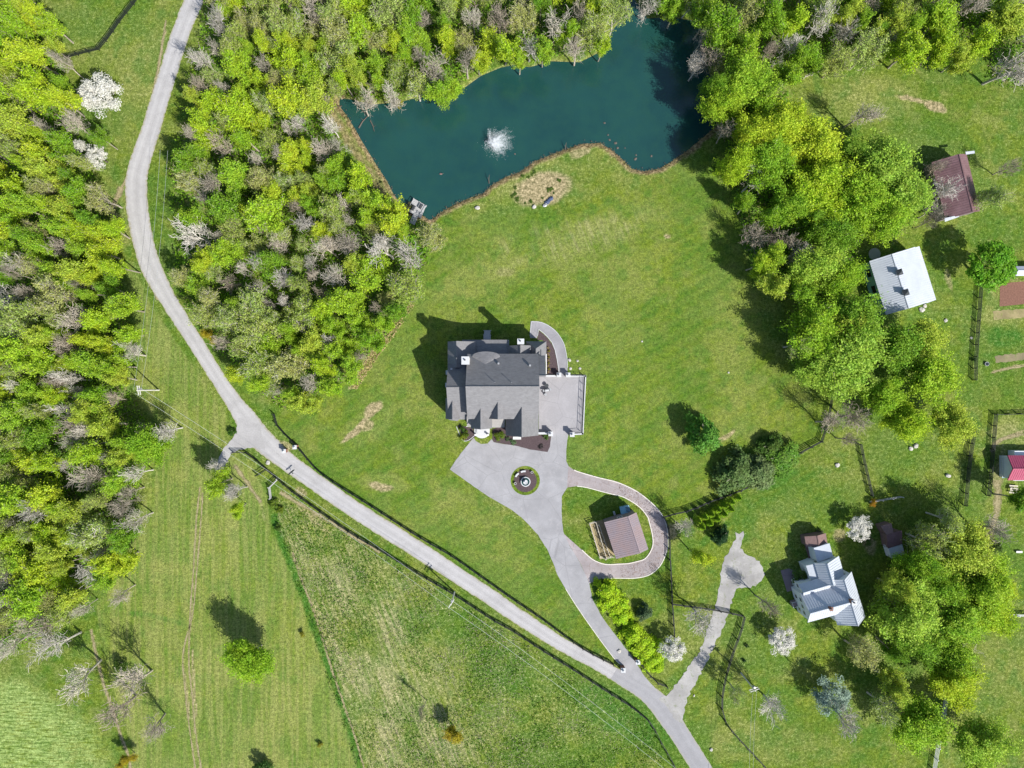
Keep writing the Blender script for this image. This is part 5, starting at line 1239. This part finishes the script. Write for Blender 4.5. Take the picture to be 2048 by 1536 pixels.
# fir and dark shrubs on the lawn
tree('mound', 1406, 872, 42, 8.8, (.12,.29,.035), 'dense dark green cone-shaped tree alone on the big lawn', sq=1.05)
for x,y,r,h,t,lb in ((1474,944,42,5.2,(.12,.2,.05),'large dark shrub left of the fence below the lone lawn tree'),(1514,946,40,5.0,(.15,.22,.07),'large mottled shrub touching the black fence'),
    (1562,912,33,3.8,(.13,.27,.025),'bushy green shrub on the fence corner right of the mottled shrub'),(1543,893,26,3.6,(.08,.16,.02),'dark shrub tucked above the fence-corner shrub')):
    tree('mound', x, y, r*1.2, h, t, lb, cat='shrub')
for i,(x,y) in enumerate(((1397,1041),(1410,1034),(1423,1028),(1436,1019),(1449,1011),(1462,1003),(1476,995),(1404,1054),(1420,1046),(1434,1037),(1448,1028),(1461,1018))):
    tree('fir', x, y, 12, 4.0+R.uniform(-.4,.4), (.22,.38,.012), f'{["first","second","third","fourth","fifth","sixth","seventh"][i if i < 7 else i-7]} small conifer from the west in the {"back" if i < 7 else "front"} row by the black fence', group='double row of small conifers')
tree('mound', 1440, 1072, 22, 4.5, (.025,.075,.02), 'very dark rounded evergreen below the row of small conifers', cat='shrub')
tree('mound', 1290, 1225, 19, 3.4, (.1,.16,.07), 'pale grey-green round bush right of the upper drive hedge', cat='shrub')
for i,(x,y,r) in enumerate(((1213,1180,17),(1222,1198,18),(1233,1213,17),(1243,1228,15),(1268,1268,18),(1279,1284,19),(1291,1300,19),(1303,1317,17),(1312,1330,13))):
    tree('mound', x, y, r*1.62, 3.9, (.38,.56,.016), ['topmost','second','third','fourth','fifth','sixth','seventh','eighth','lowest'][i]+' bright green bush of the hedge along the driveway', group='bright bushes of the driveway hedge', cat='shrub')
WT = (.6,.59,.53)
for x,y,r,h,t,lb,sq in ((1346,1301,26,5.4,WT,'round white blossom tree at the end of the driveway hedge',1),(1564,1284,28,5.5,WT,'white blossom tree in the grass south-west of the white farmhouse',1),
    (1719,1055,27,5.2,WT,'white blossom tree between the farmhouse and the little shed',1),(196,190,44,8,WT,'large white blossom tree at the edge of the top-left wood',1),
    (156,292,15,6,WT,'small white blossom tree at the wood edge, upper of two',1),(189,310,24,7,WT,'white blossom tree at the wood edge, lower of two',1),
    (1667,1391,38,6.5,(.24,.33,.25),'large pale blue-green tree on the lawn below the farmhouse',1)):
    tree('blossom', x, y, r, h, t, lb, bark=(.12,.1,.09))
# shrubs round the house and elsewhere
SHL = [(998,871,13,1.6,(.13,.2,.015),'round bright green shrub right of the front steps'),(932,868,9,1.4,(.12,.19,.015),'green shrub left of the front steps, nearest the house'),(925,857,8,1.3,(.08,.16,.02),'dark green shrub under the left front gable'),
 (926,875,10,1.3,(.2,.26,.015),'yellow-green shrub inside the left bed edging'),(1027,883,9,.9,(.13,.22,.1),'pale mint round shrub in the front mulch bed'),(1092,873,9,1.2,(.08,.15,.02),'clipped green shrub at the east end of the front bed'),
 (1082,893,7,.5,(.06,.05,.05),'low dark plant in the front mulch bed'),(1015,878,6,.8,(.1,.16,.07),'small grey-green plant between the front shrubs'),
 (464,865,10,2.2,(.06,.15,.015),'dark green bush beside the lane junction'),(1602,1150,24,3.4,(.1,.18,.03),'round green tree-like bush beside the brick patio'),(1994,1095,14,2,(.08,.15,.02),'green bush at the lower right of the bare tree by the yard'),
 (548,1008,14,2,(.14,.22,.02),'green bush inside the weathered fence corner by the lane'),(560,1020,10,1.5,(.17,.24,.02),'smaller bush right below the weathered fence corner'),(555,1055,9,1.6,(.08,.16,.02),'dark bush on the hedge line below the lane fence'),
 (522,1540,26,4,(.05,.12,.02),'dark green bush cut by the bottom edge'),(1665,455,0,1,(0,0,0),''),(1494,1292,5,.9,(.03,.08,.02),'small dark bush right of the curving fence'),(1489,1322,5,.9,(.03,.08,.02),'tiny dark bush near the transformer pole'),
 (1948,720,6,1,(.08,.15,.03),'small bush against the garden fence'),(1735,1085,10,1.6,(.09,.17,.03),'green shrub below the blossom tree by the shed'),(1725,1040,0,1,(0,0,0),''),(1880,1240,18,3,(.09,.19,.02),'green undergrowth bush below the olive tree'),
 (240,1330,18,3,(.08,.15,.02),'green bush at the foot of the bottom-left bare trees'),(1640,1063,9,1.2,(.12,.14,.06),'small shrub at the back of the brown kitchen roof'),
 (820,412,10,1.6,(.1,.11,.05),'reedy bush at the west side of the fishing dock')]
for x,y,r,h,t,lb in SHL:
    if r: tree('shrub', x, y, r, h, t, lb, cat='shrub')
for i in range(9):
    x = 1096+ (i%2)*2; y = 696+i*6
    tree('shrub', x, y, 3.6, .7, (.3,.28,.05) if i%2 else (.38,.3,.16), ['top','second','third','fourth','fifth','sixth','seventh','eighth','lowest'][i]+' little border plant in the mulch bed by the curved path', group='border plants by the curved path', cat='plant')
rr = random.Random(9)
mb_pos = [(1031,375),(1057,354),(1064,350),(1098,379),(1108,386),(1024,392),(1035,398),(1050,406),(1062,402),(1118,361),(1085,396),(1045,352),(1030,388),(1104,377),(1068,344)]
for i,(x,y) in enumerate(mb_pos):
    tree('shrub', x, y, rr.uniform(3,7), .35, (.09,.16,.02), None, phrase='low green weed tuft', cat='weed')
# ---- fill the woods
def fill(poly, mixw, step, n, rmin, rmax, seed, hmul=1., cells=None):
    r_ = random.Random(seed); xs = [p[0] for p in poly]; ys = [p[1] for p in poly]; pts = [(t['px'],t['py'],t['r']) for t in TREES if t['kind'] not in ('shrub','fir','mound')]
    tries = 0; c = 0; arr = np.array(poly, float)
    while tries < n:
        tries += 1; x = r_.uniform(max(min(xs),-50), min(max(xs),2095)); y = r_.uniform(max(min(ys),-50), min(max(ys),1580)); r = r_.uniform(rmin, rmax)
        sx, sy = np.array([x]), np.array([y])
        if not inpoly(sx, sy, poly)[0]: continue
        if dline(sx, sy, poly, True)[0] < r*.45 or ((x-245)/72)**2+((y-818)/34)**2 < 1: continue
        if any((x-a)**2+(y-b)**2 < ((r+q)*step)**2 for a,b,q in pts): continue
        pts.append((x,y,r)); c += 1
        w = mixw(x, y) if callable(mixw) else mixw
        # neighbours of one kind tend to stand together
        g = float(fbm(sx, sy, 90, 77)[0]); code = r_.choices(['yg','gr','ol','ba'], weights=[w[0]*(2.2 if g > .53 else .6), w[1], w[2], w[3]*(.6 if g > .53 else 1.8)])[0]
        T(code, x, y, r*(1.1 if code == 'ba' else 1.3), (8.2+r*.11+r_.uniform(-1.8,1.8))*hmul)
fill(W1, lambda x,y: (4.2,1.2,2.4,2.2) if y < 560 else (2.2,.5,3.2,4.), .6, 6500, 17, 42, 1, 1.1)
fill(W2, lambda x,y: (3.4,1.3,3.0,2.7), .6, 8500, 16, 42, 2, .95)
fill(W3, (2.6,1.6,1.7,1.6), .60, 2500, 20, 36, 3)
fill(W4, (2.4,2.2,.8,.5), .62, 1500, 22, 38, 4)

# ---- labels that single each tree out: its rank from the nearest landmark
LM = [('main house',1005,770),('fishing dock',835,415),('pond fountain',988,290),('white barn',1795,555),('brown barn',1920,370),('white farmhouse',1665,1180),('little shed',1790,1085),('purple-roofed barn',1250,1070),
      ('large blossom tree',196,190),('meadow utility pole',300,780),('lane junction',490,860),('top-left picture corner',0,0),('top-right picture corner',2048,0),('bottom-left picture corner',0,1536),('bottom-right picture corner',2048,1536),
      ('sandy patch',1100,375),('floating log',728,242),('pond headland',1180,290),('lane bend',273,400),('lane top end',395,0),('lone lawn tree',1406,872),('garden plot',2025,590),('top paddock fence corner',200,100),
      ('round fenced hedge',1400,1045),('transformer pole',1482,1346),('rose-roofed house',2035,937),('straw trail',1850,205),('top middle edge',900,0),('left edge middle',0,768),('dirt track top',400,980),('lane tree shadows',310,540),('pond north end',1330,30),('blue-green tree',1667,1391),('middle of the top edge',1024,0),('middle of the right edge',2048,768),('spit of rocks',1230,285),('pond west corner',680,200),('wood-edge blossom pair',175,300)]
LM[23] = ('small conifer rows',1430,1025)
ORD = ['','second ','third ','fourth ','fifth ','sixth ','seventh ','eighth ','ninth ','tenth ','eleventh ','twelfth ','thirteenth ','fourteenth ','fifteenth ','sixteenth ','seventeenth ','eighteenth ','nineteenth ','twentieth ','twenty-first ','twenty-second ','twenty-third ','twenty-fourth ','twenty-fifth ','twenty-sixth ','twenty-seventh ','twenty-eighth ','twenty-ninth ','thirtieth ','thirty-first ','thirty-second ','thirty-third ','thirty-fourth ']
def ordn(k):
    n = k+1
    if n <= 20: return ORD[k]
    if n % 10 == 0: return {30:'thirtieth ',40:'fortieth ',50:'fiftieth '}.get(n, 'sixtieth ')
    return {2:'twenty-',3:'thirty-',4:'forty-',5:'fifty-'}.get(n//10, 'sixty-')+('first ' if n % 10 == 1 else ORD[n % 10-1])
todo = [t for t in TREES if not t['label']]
rank = {}
for li,(nm,x,y) in enumerate(LM):
    for phs in set(t['phrase'] for t in todo):
        for k,t in enumerate(sorted((t for t in todo if t['phrase'] == phs), key=lambda t: (t['px']-x)**2+(t['py']-y)**2)): t.setdefault('rk', {})[li] = k
for t in todo:
    li = min(range(len(LM)), key=lambda i: (t['rk'][i], (t['px']-LM[i][1])**2+(t['py']-LM[i][2])**2)); k = t['rk'][li]
    lb_ = f"{t['phrase']}, {ordn(k)}nearest of its kind to the {LM[li][0]}"
    if len(lb_.replace('-',' ').split()) > 16: lb_ = lb_.replace(' of its kind', '').replace('big spreading', 'spreading')
    t['o']['label'] = lb_
    t['o']['group'] = t['phrase']+'s'
# ---- undergrowth in the woods, too small and thick to count
def scatter(name, polys, n, size, cols, zmax, seed, dens=None, mat=None, kind='stuff', up=.5):
    rs = np.random.RandomState(seed); out = []
    for poly, m in zip(polys, n):
        xs = [p[0] for p in poly]; ys = [p[1] for p in poly]
        x = rs.uniform(max(min(xs),-50), min(max(xs),2098), m*3); y = rs.uniform(max(min(ys),-50), min(max(ys),1586), m*3)
        k = inpoly(x, y, poly)
        if dens is not None: k &= rs.rand(len(x)) < dens(x, y)
        out.append(np.stack([x[k], y[k]], -1)[:m])
    q = np.concatenate(out); cn = fbm(q[:,0], q[:,1], 14, 61); z_ = zmax*np.clip((cn-.3)*2.2, .05, 1)*rs.rand(len(q))
    k = S; C = np.stack([(q[:,0]-1024)*k, (768-q[:,1])*k, z_], -1)
    v, f = leafcloud(C, np.full(len(C), size*.9), 3, size, rs, up=up)
    o = put(name, make_mesh(name, v, f, mat or M['leaf'])); o.color = (*cols, 1); return tag(o, kind='stuff')
scatter('green_undergrowth', [W1,W2,W3,W4], [20000,26000,9000,6000], .2, (.2,.38,.018), 4.2, 1)
scatter('brown_brush', [W1,W2,W3,W4], [6500,7500,3500,1200], .13, (.3,.25,.17), 3.2, 2)
scatter('weeds_in_rough_field', [ROUGH], [20000], .11, (.11,.24,.014), .4, 3, lambda x,y: np.clip((fbm(x,y,60,70)-.42)*5, .08, 1))
scatter('dead_stalks', [ROUGH], [14000], .085, (.45,.4,.28), .45, 4, lambda x,y: np.clip((fbm(x,y,60,13)-.44)*6, .05, 1)*np.clip(1-(x-1050-(y-1300)*.3)/200, .1, 1))
scatter('hedge_weeds', [[(544,1035),(556,1030),(600,1140),(650,1280),(680,1370),(712,1460),(735,1550),(718,1550),(690,1460),(650,1350),(620,1250),(585,1150)]], [2600], .12, (.09,.19,.016), .8, 5, lambda x,y: np.clip((fbm(x,y,22,71)-.38)*5,.1,1))
reed = [(p[0]+dx, p[1]+dy) for p,dx,dy in []]
bank = POND[1:33]
ring = grow(POND, 9)
scatter('shore_reeds', [ring], [9000], .1, (.26,.19,.09), .35, 6, lambda x,y: ((sdist(x,y,POND) < 1.5)&(dline(x,y,bank) < 9)).astype(float))
scatter('dry_grass_edge', [[(700,775),(740,706),(790,640),(822,600),(832,606),(800,655),(752,722),(712,780)]], [2200], .14, (.5,.42,.2), .6, 7)
# leaf litter flecks on the gravel loop
scatter('fallen_leaves', [[(1230,965),(1280,985),(1325,1030),(1336,1075),(1334,1110),(1300,1150),(1240,1156),(1240,1130),(1290,1120),(1306,1085),(1296,1035),(1250,996)]], [2600], .07, (.2,.11,.07), .03, 8)
